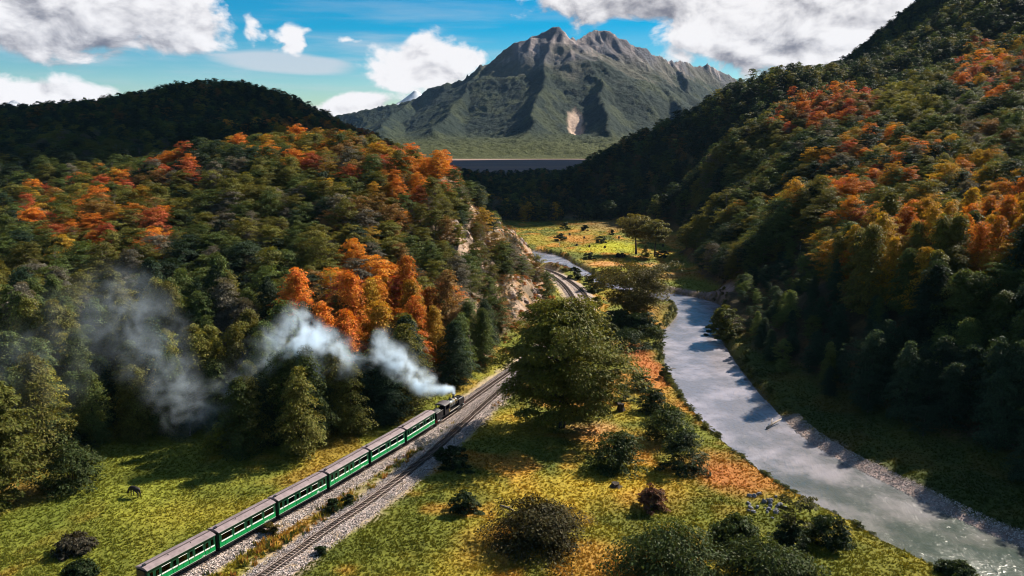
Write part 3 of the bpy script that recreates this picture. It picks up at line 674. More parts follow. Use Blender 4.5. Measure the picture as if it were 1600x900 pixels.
M['glass'] = glass_mat()
CL, CW = 9.05, 0.90                       # coach body length, half width
ZF, ZB, ZT, ZE, ZR = 0.62, 1.42, 2.22, 2.56, 2.80   # floor, belt, window head, eaves, roof crown
def mesh_obj(me, name, parent, loc=(0, 0, 0), rz=0.0):
    o = bpy.data.objects.new(name, me); o.location = loc; o.rotation_euler = (0, 0, rz); return link(o, parent)
_mc = {}
def cached(key, fn):
    if key not in _mc: _mc[key] = fn()
    return _mc[key]
WIDTH = {'W': 1.62, 'w': 1.18, 'N': 0.50, 'D': 0.62}
def coach(name, pattern, loc, rz, label, mark):
    root = empty(name, loc, rz)
    tot = sum(WIDTH[c] for c in pattern); gap = (CL - tot) / (len(pattern) + 1); x = -CL / 2 + gap; spans = []
    for c in pattern: spans.append((c, x, x + WIDTH[c])); x += WIDTH[c] + gap
    def body():
        mb = MB()
        for s in (-1, 1):
            y0, y1 = sorted((s * CW, s * (CW - .06)))
            e = -CL / 2
            for c, a, b in spans:
                mb.box(e, a, y0, y1, ZB, ZT); e = b
            mb.box(e, CL / 2, y0, y1, ZB, ZT); mb.box(-CL / 2, CL / 2, y0, y1, ZT, ZE)
        mb.box(-CL / 2, -CL / 2 + .06, -CW + .06, CW - .06, ZF, ZE); mb.box(CL / 2 - .06, CL / 2, -CW + .06, CW - .06, ZF, ZE)
        mb.box(-CL / 2 + .06, CL / 2 - .06, -CW + .06, CW - .06, ZF - .04, ZF + .02)
        return mb.mesh('body', M['dgreen'])
    mesh_obj(cached(('body', pattern), body), 'body', root)
    for s in (-1, 1):
        e = -CL / 2 + .03; cuts = []
        for c, a, b in spans:
            if c == 'D': cuts.append((e, a)); e = b
        cuts.append((e, CL / 2 - .03))
        for a, b in cuts:
            k = max(1, round((b - a) / 0.85)); w = (b - a) / k          # separate boards with dark joints
            pm = cached(('lp', round(w, 3)), lambda: MB().box(-w / 2 + .018, w / 2 - .018, -.036, .036, ZF + .02, ZB).mesh('lower_panel', M['green']))
            for i in range(k): mesh_obj(pm, 'lower_panel', root, (a + (i + .5) * w, s * (CW - .024), 0))
    def belts():
        mb = MB()
        for s in (-1, 1):
            for c, a, b in spans:
                y0, y1 = sorted((s * (CW + .014), s * (CW + .04)))
                mb.box(a - .04, b + .04, y0, y1, ZB - .15, ZB + .01)
            y0, y1 = sorted((s * (CW + .014), s * (CW + .026))); mb.box(-CL / 2 + .03, CL / 2 - .03, y0, y1, ZF + .05, ZF + .075)
        return mb.mesh('belt_line', M['white'])
    mesh_obj(cached(('belt', pattern), belts), 'belt_line', root)
    def frame(w):
        def f():
            mb = MB(); mb.box(-w / 2, -w / 2 + .05, -.03, .03, ZB, ZT - .075); mb.box(w / 2 - .05, w / 2, -.03, .03, ZB, ZT - .075); mb.box(-w / 2, w / 2, -.03, .03, ZT - .03, ZT)
            mb.box(-w / 2 + .05, w / 2 - .05, -.03, .03, ZB, ZB + .05); return mb.mesh('window', M['dgreen'])
        return cached(('fr', w), f)
    def pane(w): return cached(('pane', w), lambda: MB().box(-w / 2 + .05, w / 2 - .05, -.006, .006, ZB + .05, ZT - .075).mesh('pane', M['glass']))
    def door():
        w = WIDTH['D']
        def f():
            mb = MB(); mb.box(-w / 2 + .02, w / 2 - .02, -.03, .03, ZF + .02, ZB - .115); mb.box(-w / 2 + .02, -w / 2 + .10, -.03, .03, ZB - .115, ZT); mb.box(w / 2 - .10, w / 2 - .02, -.03, .03, ZB - .115, ZT); mb.box(-w / 2 + .1, w / 2 - .1, -.03, .03, ZT - .10, ZT)
            mb.box(-w / 2 + .1, w / 2 - .1, -.03, .03, ZB - .115, ZB); return mb.mesh('door', M['green'] if False else M['dgreen'])
        return cached('door', f)
    for s in (-1, 1):
        for c, a, b in spans:
            m_ = (a + b) / 2; rz_ = 0.0 if s < 0 else math.pi
            if c == 'D':
                d = mesh_obj(door(), 'door', root, (m_, s * (CW - .012), 0), rz_); mesh_obj(cached('dpane', lambda: MB().box(-.21, .21, -.006, .006, ZB, ZT - .10).mesh('pane', M['glass'])), 'pane', d)
                mesh_obj(cached('handle', lambda: MB().box(.16, .20, -.075, -.03, ZB - .42, ZB - .26).mesh('handle', M['brass'])), 'handle', d)
                mesh_obj(cached('dlow', lambda: MB().box(-.27, .27, -.042, -.03, ZF + .10, ZB - .14).mesh('door_panel', M['green'])), 'door_panel', d)
            else:
                w_ = mesh_obj(frame(b - a), 'window', root, (m_, s * (CW - .03), 0), rz_); mesh_obj(pane(b - a), 'pane', w_)
                if c != 'N': mesh_obj(cached(('tr', b - a), lambda: MB().box(-(b - a) / 2, (b - a) / 2, -.045, .03, ZT - .085, ZT - .032).mesh('top_rail', M['white'])), 'top_rail', w_)
    def roofm():
        n = 12; prof = [(math.sin(t) * (CW + .09), 0) for t in ()]
        prof = [(-(CW + .10), ZE - .03)] + [(-(CW + .10) + (2 * CW + .2) * k / n, ZE + (ZR - ZE) * (1 - (2 * k / n - 1) ** 2) + .02) for k in range(n + 1)] + [(CW + .10, ZE - .03)]
        return MB().prism(prof, -CL / 2 - .06, CL / 2 + .06).mesh('roof', M['roof'])
    r = mesh_obj(cached('roof', roofm), 'roof', root)
    mesh_obj(cached('ridge', lambda: MB().box(-CL / 2 + .5, CL / 2 - .03, -.10, .10, ZR, ZR + .045).mesh('ridge_strip', M['ridge'])), 'ridge_strip', r)
    mesh_obj(cached('gutter', lambda: MB().box(-CL / 2, CL / 2, -CW - .135, -CW - .10, ZE - .03, ZE + .02).box(-CL / 2, CL / 2, CW + .10, CW + .135, ZE - .03, ZE + .02).mesh('gutter', M['dgreen'])), 'gutter', r)
    mesh_obj(cached('vent', lambda: MB().box(-.16, .16, -.12, .12, 0, .16).box(-.20, .20, -.16, .16, .16, .20).mesh('vent', M['black'])), 'vent', r, (-CL / 2 + .28, -.05, ZR - .02))
    for xx in (-1.4, 1.6): mesh_obj(cached('stud', lambda: MB().tube([(0, 0, 0), (0, 0, .10)], .06, 8).mesh('roof_stud', M['black'])), 'roof_stud', r, (xx, -.3, ZR - .04))
    mesh_obj(cached('under', lambda: MB().box(-CL / 2, CL / 2, -CW + .1, CW - .1, .40, ZF - .04).box(-CL / 2 - .22, -CL / 2, -.12, .12, .42, .58).box(CL / 2, CL / 2 + .22, -.12, .12, .42, .58).box(-CL / 2 + .05, CL / 2 - .05, -CW - .02, -CW + .06, .46, ZF + .02).box(-CL / 2 + .05, CL / 2 - .05, CW - .06, CW + .02, .46, ZF + .02).mesh('underframe', M['black'])), 'underframe', root)
    for e in (-1, 1):
        mesh_obj(cached('gang', lambda: MB().box(0, .17, -.62, .62, ZF, 2.45).mesh('gangway', M['black'])), 'gangway', root, (CL / 2 + .004 if e > 0 else -CL / 2 - .174, 0, 0))
        bg = mesh_obj(cached('bogie', lambda: MB().box(-.95, .95, -.62, -.54, .12, .36).box(-.95, .95, .54, .62, .12, .36).box(-.12, .12, -.54, .54, .16, .40).mesh('bogie', M['black'])), 'bogie', root, (e * 3.1, 0, 0))
        for xx in (-.6, .6):
            for s in (-1, 1): mesh_obj(cached('wheel', lambda: MB().tube([(0, -.05, 0), (0, .05, 0)], .23, 14).mesh('wheel', M['black'])), 'wheel', bg, (xx, s * GAUGE / 2, .23))
    def benches():
        mb = MB()
        for k in range(7):
            xx = -CL / 2 + .9 + k * 1.2; mb.box(xx - .2, xx + .2, -CW + .1, CW - .1, ZF + .34, ZF + .42); mb.box(xx - .03, xx + .03, -CW + .1, CW - .1, ZF + .02, ZF + .95)
        return mb.mesh('bench', M['wood'])
    mesh_obj(cached('bench', benches), 'bench', root)
    if mark:
        rnd = random.Random(len(name) + int(loc[1])); mb = MB(); xx = 0.0
        for k in range(7 if mark == 1 else 9):
            w = rnd.uniform(.05, .10); hh = rnd.uniform(.05, .10) * (1.0 if mark == 1 else 2.6); mb.box(xx, xx + w, -.008, .0, 0, hh)
            if k % 2: mb.box(xx, xx + w + .03, -.007, -.001, hh * .5, hh * .5 + .03)
            xx += w + .035
        for s in (-1, 1): mesh_obj(mb.mesh('lettering', M['white']), 'lettering', root, (s * (2.2 if mark == 2 else 3.3) if s < 0 else 2.6, -CW - .016, ZF + .14)) if s > 0 else None
    tag(root, label, 'railway coach', 'green coaches of the train'); return root

S1 = np.arange(len(T1)) * 0.5
def on_track(s):
    return np.array([np.interp(s, S1, T1[:, 0]), np.interp(s, S1, T1[:, 1])])
def s_at(y): return float(np.interp(y, T1[:, 1], S1))
def place(sc, hb):
    a, b = on_track(sc - hb), on_track(sc + hb); c = (a + b) / 2; return (c[0], c[1], RAIL_TOP), math.atan2(b[1] - a[1], b[0] - a[0])
s_front = s_at(129.6) - CL / 2
SP = 9.62; coaches = []
for k, (pat, lab, mk) in enumerate([('NDwDwDwDN', 'green coach directly behind the locomotive, foremost of six', 1), ('WWDWW', 'green four-window coach, second behind the locomotive', 1), ('NDwDDwW', 'green coach third behind the locomotive with uneven windows', 1),
                                    ('NDwDwDwDN', 'green coach fourth behind the locomotive with a white emblem', 2), ('WWDWW', 'green coach with four wide windows, fifth behind the locomotive', 1), ('NDwDwDwDN', 'rearmost green coach cut off by the bottom of the picture', 1)]):
    loc, rz = place(s_front - k * SP, 3.1); coaches.append(coach('railway_coach', pat, loc, rz, lab, mk))

def locomotive():
    loc, rz = place(s_front + CL / 2 + 0.55 + 5.6, 3.3); root = empty('steam_locomotive', loc, rz); B, GL = M['black'], M['blackgloss']
    def arc(y, z0, z1, r, n=6):
        p = [(-y, z0), (y, z0)]; 
        for k in range(n + 1): t = math.pi / 2 * k / n; p.append((y - r + r * math.cos(t), z1 - r + r * math.sin(t)))
        for k in range(n + 1): t = math.pi / 2 + math.pi / 2 * k / n; p.append((-y + r + r * math.cos(t), z1 - r + r * math.sin(t)))
        return p
    MB().prism(arc(.78, .78, 2.02, .30), 3.35, 5.35).build('front_tank', GL, root)
    MB().tube([(4.2, 0, 2.0), (4.2, 0, 2.12)], .24, 14).build('tank_filler', B, root)
    MB().prism(arc(.80, .78, 2.10, .16), -5.35, -3.0).build('rear_bunker', GL, root)
    bm = bmesh.new(); bmesh.ops.create_grid(bm, x_segments=14, y_segments=10, size=1.0)
    for v in bm.verts: n_ = random.Random(int(v.co.x * 97 + v.co.y * 31)).random(); v.co = Vector((-4.2 + v.co.x * .95, v.co.y * .62, 2.10 + .28 * (1 - v.co.x ** 2) * (1 - v.co.y ** 2) + n_ * .08))
    me = bpy.data.meshes.new('coal_load'); bm.to_mesh(me); bm.free(); me.materials.append(M['coal']); link(bpy.data.objects.new('coal_load', me), root)
    bo = MB().tube([(-.62, 0, 1.78), (2.15, 0, 1.78)], .66, 24).build('boiler', M['boiler'], root, True)
    for x in (-.2, .55, 1.3, 2.05): MB().tube([(x, 0, 1.78), (x + .06, 0, 1.78)], .685, 24).build('boiler_band', M['brass'] if x in (2.05,) else B, bo)
    MB().tube([(2.15, 0, 1.78), (3.0, 0, 1.78), (3.06, 0, 1.78)], [.70, .70, .60], 24).build('smokebox', B, root, True)
    MB().tube([(3.06, 0, 1.78), (3.11, 0, 1.78)], .46, 20).build('smokebox_door', GL, root)
    MB().tube([(2.62, 0, 2.35), (2.62, 0, 2.50), (2.62, 0, 2.92), (2.62, 0, 3.08), (2.62, 0, 3.16)], [.30, .20, .19, .27, .25], 16).build('chimney', B, root, True)
    MB().tube([(1.25, 0, 2.36), (1.25, 0, 2.62), (1.25, 0, 2.76), (1.25, 0, 2.82)], [.34, .33, .22, .04], 16).build('steam_dome', GL, root, True)
    MB().tube([(.30, 0, 2.38), (.30, 0, 2.58), (.30, 0, 2.66)], [.24, .23, .08], 14).build('sand_dome', GL, root, True)
    cab = MB()
    for s in (-1, 1):
        y0, y1 = sorted((s * .95, s * .89)); cab.box(-2.55, -.62, y0, y1, .80, 1.72); cab.box(-2.55, -2.20, y0, y1, 1.72, 2.62); cab.box(-.98, -.62, y0, y1, 1.72, 2.62); cab.box(-2.20, -.98, y0, y1, 2.40, 2.62)
    cab.box(-.68, -.62, -.89, .89, .8, 2.62); cab.box(-2.55, -.68, -.89, .89, .80, .86); cab.box(-2.55, -2.49, -.89, .89, .86, 1.6)
    c = cab.build('cab', GL, root)
    n = 10; prof = [(-1.06, 2.60)] + [(-1.06 + 2.12 * k / n, 2.62 + .26 * (1 - (2 * k / n - 1) ** 2)) for k in range(n + 1)] + [(1.06, 2.60)]
    MB().prism(prof, -2.80, -.50).build('cab_roof', plain('cab_roof_paint', (0.07, 0.06, 0.065), .5, .4, var=.3), c)
    for s in (-1, 1): MB().box(-.99, -.63, s * .955 - .006, s * .955 + .006, 1.0, 1.5).build('number_plate', M['brass'], c)
    MB().box(-3.0, 3.35, -.84, .84, .70, .80).build('main_frame', B, root)
    for s in (-1, 1):
        MB().box(-.62, 3.2, s * .84 - .02, s * .84 + .02, .80, .90).build('running_board', plain('board_edge', (0.45, 0.43, 0.40), .5, .4), root)
        MB().tube([(-.5, s * .80, 2.08), (2.9, s * .80, 2.08)], .025, 6).build('handrail', M['brass'], root)
        for x in (-4.9, 4.9): MB().tube([(x - .35, s * .80, .55), (x + .35, s * .80, .55)], .20, 12).build('cylinder', GL, root)
        for x in (-4.1, 4.1): MB().box(x - 1.0, x + 1.0, s * .66 - .03, s * .66 + .03, .28, .38).build('coupling_rod', M['boiler'], root)
        for x in (-5.0, -4.1, -3.2, 3.2, 4.1, 5.0):
            w = mesh_obj(cached('lwheel', lambda: MB().tube([(0, -.06, 0), (0, .06, 0)], .36, 18).mesh('wheel', M['black'])), 'wheel', root, (x, s * GAUGE / 2, .36))
    for e in (-1, 1): MB().box(e * 4.2 - 1.25, e * 4.2 + 1.25, -.5, .5, .42, .78).build('engine_unit', B, root); MB().box(e * 5.45 - .07, e * 5.45 + .07, -.85, .85, .42, .80).build('buffer_beam', plain('beam_red', (.25, .02, .015), .5, .4), root)
    MB().tube([(5.35, 0, 1.9), (5.56, 0, 1.9)], .16, 14).build('headlamp', M['brass'], root)
    MB().box(-2.98, -2.60, .25, .80, 1.65, 2.02).build('tool_box', plain('pale_box', (.6, .6, .58), .6, .3), root)
    tag(root, 'black articulated steam locomotive heading the green train', 'locomotive'); return root, loc, rz
loco, LLOC, LRZ = locomotive()

# passengers glimpsed through the glass
def person_mesh(mat):
    me = bpy.data.meshes.new('person'); J = [(0, 0, .02), (0, 0, .25), (-.02, 0, .48), (-.02, 0, .58), (0, 0, .70), (0, 0, .80), (.22, .09, .03), (.42, .10, .02), (.42, .10, -.34), (.52, .10, -.38), (.22, -.09, .03), (.42, -.10, .02), (.42, -.10, -.34), (.52, -.10, -.38),
                                                 (-.02, .19, .46), (.04, .23, .22), (.24, .16, .12), (-.02, -.19, .46), (.04, -.23, .22), (.24, -.16, .12)]
    E_ = [(0, 1), (1, 2), (2, 3), (3, 4), (4, 5), (0, 6), (6, 7), (7, 8), (8, 9), (0, 10), (10, 11), (11, 12), (12, 13), (2, 14), (14, 15), (15, 16), (2, 17), (17, 18), (18, 19)]
    R_ = [.15, .15, .14, .055, .10, .085, .085, .065, .05, .04, .085, .065, .05, .04, .065, .045, .035, .065, .045, .035]
    me.from_pydata(J, E_, []); o = bpy.data.objects.new('person_src', me); col.objects.link(o); o.modifiers.new('skin', 'SKIN'); 
    for v, r in zip(me.skin_vertices[0].data, R_): v.radius = (r, r)
    me.skin_vertices[0].data[0].use_root = True
    s = o.modifiers.new('sub', 'SUBSURF'); s.levels = 1; s.render_levels = 1
    dg = bpy.context.evaluated_depsgraph_get(); dm = bpy.data.meshes.new_from_object(o.evaluated_get(dg)); bpy.data.objects.remove(o); dm.materials.clear(); dm.materials.append(mat); dm.name = 'person'; return dm
def cloth_mat(name, shirt):
    m, nt, out = new_mat(name); b = prin(nt, out, .8, .2); sp = nt.nodes.new('ShaderNodeSeparateXYZ'); nt.links.new(objco(nt), sp.inputs[0]); z = V(nt, sp.outputs[2])
    c = mixc(nt, z.gt(.10), (.03, .035, .06), shirt); c = mixc(nt, z.gt(.58), c, (.45, .27, .19)); nt.links.new(c, b.inputs['Base Color']); return m
hair = plain('hair', (.03, .02, .015), .7, .2)
shirts = {'red': (.45, .03, .04), 'white': (.75, .75, .78), 'blue': (.06, .12, .40), 'grey': (.30, .30, .32)}
PM = {k: person_mesh(cloth_mat('clothes_' + k, c)) for k, c in shirts.items()}
def hair_mesh():
    bm = bmesh.new(); bmesh.ops.create_icosphere(bm, subdivisions=2, radius=.112)
    for v in bm.verts: v.co.x -= .02; v.co.z = max(v.co.z, -.06 if v.co.x < 0 else .045)
    me = bpy.data.meshes.new('hair'); bm.to_mesh(me); bm.free(); me.materials.append(hair); return me
HM = hair_mesh()
ORD = ['foremost', 'second', 'third', 'fourth', 'fifth', 'rearmost']
def passenger(ci, x, shirt, side, where):
    c = coaches[ci]; rz = c.rotation_euler[2]; lx, ly = x, -.48 * side
    wx = c.location.x + lx * math.cos(rz) - ly * math.sin(rz); wy = c.location.y + lx * math.sin(rz) + ly * math.cos(rz)
    o = link(bpy.data.objects.new('person', PM[shirt])); o.location = (wx, wy, RAIL_TOP + ZF + .53); o.rotation_euler = (0, 0, rz)
    h_ = mesh_obj(HM, 'hair', o, (0, 0, .765)); tag(o, f'seated passenger in {shirt} top at {where} of the {ORD[ci]} coach', 'person')
for a in [(4, -3.2, 'blue', 1, 'the rear window'), (4, -1.6, 'white', 1, 'the second window'), (4, 1.2, 'white', 1, 'the window after the door'), (4, 2.6, 'grey', 1, 'the front window'), (3, -1.9, 'red', 1, 'the rear wide window'), (3, .5, 'grey', 1, 'the middle window'),
          (5, 1.9, 'blue', 1, 'the front wide window'), (5, .1, 'white', 1, 'the middle wide window'), (2, 2.0, 'white', 1, 'the wide window'), (1, 1.2, 'blue', 1, 'the window ahead of the door'), (0, 0.2, 'grey', 1, 'the middle window')]:
    passenger(*a)

# ------------------------------------------------------------------ vegetation: shapes
def crown_np(seed, h, r, base, shape, plates, leaves, size, lump=0.35, flat=0.38, thin=0.0):
    """leaf sprays (small rhombs) on many drooping plates spread through the crown; returns verts, faces, plate centres"""
    g = np.random.default_rng(seed); H_ = h - base
    t = g.random(plates) ** (0.85 if shape != 'cone' else 1.15); a = g.uniform(0, 2 * np.pi, plates)
    def R(t):
        if shape == 'round': return np.sqrt(np.clip(1 - (1.75 * (t - 0.46)) ** 2, 0.04, 1)) * np.where(t > .46, 1 - .15 * (t - .46), 1)
        if shape == 'cone': return np.clip(1.02 - t, 0.06, 1) ** 0.72 * (0.62 + 0.38 * np.minimum(1, t * 5))
        if shape == 'umbrella': return np.clip(0.45 + 1.2 * t - 0.75 * np.clip(t - .62, 0, 1) * 2.1, 0.2, 1)
        if shape == 'bush': return np.sqrt(np.clip(1 - (t * 0.97) ** 2, 0.05, 1))
        return np.ones_like(t)
    ph = g.uniform(0, 6.28, 4)
    lob = 1 + lump * (0.5 * np.sin(2 * a + ph[0] + 5 * t) + 0.4 * np.sin(3 * a + ph[1] - 7 * t) + .3 * np.sin(5 * a + ph[2] + 11 * t)) * .6 + g.normal(0, .07, plates)
    u = g.random(plates) ** 0.42
    rad = R(t) * lob * u * r
    pc = np.stack([rad * np.cos(a), rad * np.sin(a), base + t * H_ * (1 + .06 * np.sin(2 * a + ph[3]))], 1)
    k = g.integers(0, plates, leaves); s = (0.20 + 0.16 * g.random(plates)) * r
    rr = np.sqrt(g.random(leaves)); th = g.uniform(0, 6.28, leaves)
    dx, dy = rr * np.cos(th) * s[k] * 1.15, rr * np.sin(th) * s[k] * 0.8
    ca, sa = np.cos(a[k]), np.sin(a[k]); off = np.stack([dx * ca - dy * sa, dx * sa + dy * ca], 1)
    drop = -0.42 * (rr ** 2) * s[k] * flat * 2 + g.normal(0, .10, leaves) * s[k] + dx * (-0.18 if shape == 'cone' else 0.10)
    c = np.column_stack([pc[k, :2] + off, pc[k, 2] + drop])
    c[:, 2] = np.maximum(c[:, 2], 0.06 * h if shape == 'bush' else base * .55)
    out = np.column_stack([ca, sa, np.zeros(leaves)]); nrm = np.array((0, 0, 1.0)) * 0.75 + out * (0.25 + .5 * rr[:, None]) + g.normal(0, .42, (leaves, 3)); nrm /= np.linalg.norm(nrm, axis=1)[:, None]
    d = out + g.normal(0, .75, (leaves, 3)); d -= nrm * (d * nrm).sum(1)[:, None]; d /= np.linalg.norm(d, axis=1)[:, None]; e = np.cross(nrm, d)
    L_ = size * g.uniform(.6, 1.35, leaves)[:, None]; W_ = L_ * g.uniform(.34, .62, leaves)[:, None]
    V_ = np.stack([c - d * L_ * .5, c + e * W_ * .5 + d * L_ * .05, c + d * L_ * .5 - np.array((0, 0, .06)) * L_, c - e * W_ * .5 + d * L_ * .05], 1).reshape(-1, 3)
    return V_, np.arange(leaves * 4).reshape(-1, 4), pc
def trunk_mb(seed, h, base, pc, r0, limbs, lean=0.03):
    rnd = random.Random(seed); mb = MB(); pts = []; n = 7; ax, ay = rnd.uniform(-lean, lean), rnd.uniform(-lean, lean)
    top = base + (h - base) * .72
    for i in range(n): z = top * i / (n - 1); pts.append((ax * z + math.sin(z * .5 + seed) * .02 * h * i / n * .5, ay * z + math.cos(z * .4 + seed) * .015 * h * i / n * .5, z - (.3 if i == 0 else 0)))
    mb.tube(pts, [r0 * 1.35] + [r0 * (1 - .8 * i / (n - 1)) for i in range(1, n)], 7)
    order = list(range(len(pc))); rnd.shuffle(order)
    for k in order[:limbs]:
        p = Vector(pc[k]); zt = max(base * .55, min(top * .95, p.z - .35 * math.hypot(p.x, p.y))); f = zt / top * (n - 1); i = min(int(f), n - 2)
        s = Vector(pts[i]).lerp(Vector(pts[i + 1]), f - i); mid = s.lerp(p, .5) + Vector((0, 0, .05 * h * rnd.uniform(-.3, .8)))
        q = r0 * (.42 - .25 * zt / h); mb.tube([s, mid, p], [q, q * .6, q * .18], 5, False)
    return mb
def merge_mesh(name, parts):
    """parts: (verts, faces, material) joined in one mesh"""
    me = bpy.data.meshes.new(name); vs, fs, mi, o = [], [], [], 0
    for k, (v, f, m) in enumerate(parts):
        vs.append(np.asarray(v, np.float32)); fs += [[q + o for q in w] for w in (f.tolist() if isinstance(f, np.ndarray) else f)]; mi += [k] * len(f); o += len(v); me.materials.append(m)
    me.from_pydata(np.vstack(vs).tolist(), [], fs); me.polygons.foreach_set('material_index', np.array(mi, np.int32)); me.update(); return me
SHAPES = []      # (crown mesh, trunk mesh, whole-tree prototype, nominal height, radius)
def add_shape(seed, h, r, base, shape, plates, leaves, size, bark, limbs=14, **kw):
    v, f, pc = crown_np(seed, h, r, base, shape, plates, leaves, size, **kw)
    cm = mesh_np('crown', v, f, M['leaf']); tb = trunk_mb(seed, h, base, pc, h * .018, limbs); tm = tb.mesh('trunk', M[bark])
    whole = proto('tree_shape', merge_mesh('tree_shape', [(v, f, M['leaf']), (tb.v, tb.f, M[bark])])); SHAPES.append((cm, tm, whole, h, r)); return len(SHAPES) - 1
KR = [add_shape(100 + k, 11, 4.0, 1.6, 'round', 120, 8000, .37, 'bark', lump=.5) for k in range(4)]
KC = [add_shape(120 + k, 16, 4.9, 1.2, 'cone', 190, 13000, .42, 'darkbark', lump=.3, flat=.5) for k in range(3)]
KS = [add_shape(140 + k, 11, 3.6, 3.0, 'round', 70, 2400, .28, 'deadwood', limbs=34, lump=.5) for k in range(2)]     # thin, half bare
KF = [add_shape(160 + k, 11, 4.2, 1.0, 'round', 70, 2200, .62, 'darkbark', limbs=3, lump=.5) for k in range(3)]       # far trees

GREEN, DARK, OLIVE, LIME, ORANGE, RED, GOLD, GREY, BROWN = (.070, .094, .026), (.024, .042, .022), (.115, .112, .024), (.19, .185, .028), (.46, .165, .022), (.33, .085, .034), (.34, .20, .022), (.115, .105, .080), (.19, .11, .036)
# photo patches of autumn colour: centre px, py, half sizes, palette
ZONES = [((165, 335), (120, 62), [ORANGE, ORANGE, RED, GOLD, BROWN, OLIVE], .70), ((95, 320), (60, 40), [OLIVE, GOLD, ORANGE], .5), ((560, 235), (130, 42), [ORANGE, GOLD, BROWN, RED, OLIVE], .68), ((660, 260), (55, 40), [ORANGE, RED, ORANGE], .85), ((590, 480), (118, 72), [ORANGE, ORANGE, RED, ORANGE, GOLD, BROWN], 1.0), ((530, 530), (40, 30), [GOLD, ORANGE], .9),
         ((440, 215), (90, 30), [ORANGE, GOLD, OLIVE], .6), ((270, 262), (40, 22), [ORANGE, RED], .6), ((640, 330), (60, 60), [BROWN, OLIVE, ORANGE], .5), ((1290, 172), (85, 34), [ORANGE, RED, BROWN], .85), ((1330, 290), (75, 60), [ORANGE, RED, GOLD, BROWN], .55), ((1430, 375), (150, 62), [GOLD, ORANGE, OLIVE, GOLD], .85), ((1350, 320), (60, 50), [ORANGE, RED, ORANGE], .8), ((1390, 390), (60, 40), [RED, ORANGE], .5),
         ((1560, 110), (65, 50), [ORANGE, RED, GOLD, OLIVE], .6), ((1570, 350), (80, 70), [ORANGE, GOLD, BROWN], .7), ((1240, 350), (90, 50), [OLIVE, GOLD, OLIVE], .6), ((1480, 230), (120, 50), [BROWN, OLIVE, GREEN], .5), ((420, 560), (80, 60), [OLIVE, LIME, OLIVE, GREY], .7), ((240, 600), (70, 70), [OLIVE, LIME], .6), ((820, 470), (60, 40), [ORANGE, OLIVE, BROWN], .4), ((800, 350), (80, 40), [LIME, GREEN, GREY, GOLD], .6), ((740, 420), (90, 70), [OLIVE, GREEN, GREY, BROWN], .6),
         ((1430, 320), (190, 110), [GOLD, OLIVE, ORANGE, GOLD, GREEN, OLIVE], .6), ((1180, 380), (90, 60), [OLIVE, GREEN, LIME], .5), ((600, 320), (110, 60), [BROWN, OLIVE, GOLD, GREEN], .4), ((1560, 400), (90, 50), [GOLD, ORANGE, OLIVE], .7), ((1420, 160), (60, 24), [LIME, LIME, OLIVE], .8), ((200, 430), (130, 50), [GREY, GREEN, OLIVE], .5), ((430, 330), (120, 70), [GREEN, OLIVE, GREY], .5), ((360, 612), (300, 82), [OLIVE, OLIVE, OLIVE, GREEN, LIME, GREEN], .72), ((10, 620), (60, 90), [OLIVE, GREEN], .8), ((1560, 470), (60, 50), [GOLD, OLIVE], .35)]
def project(p):
    d = np.asarray(p) - np.array((0, 0, CAMH)); f = d[:, 1] * math.cos(PITCH) - d[:, 2] * math.sin(PITCH); u = d[:, 1] * math.sin(PITCH) + d[:, 2] * math.cos(PITCH)
    f = np.maximum(f, 1); return 800 + FPX * d[:, 0] / f, 450 - FPX * u / f, f
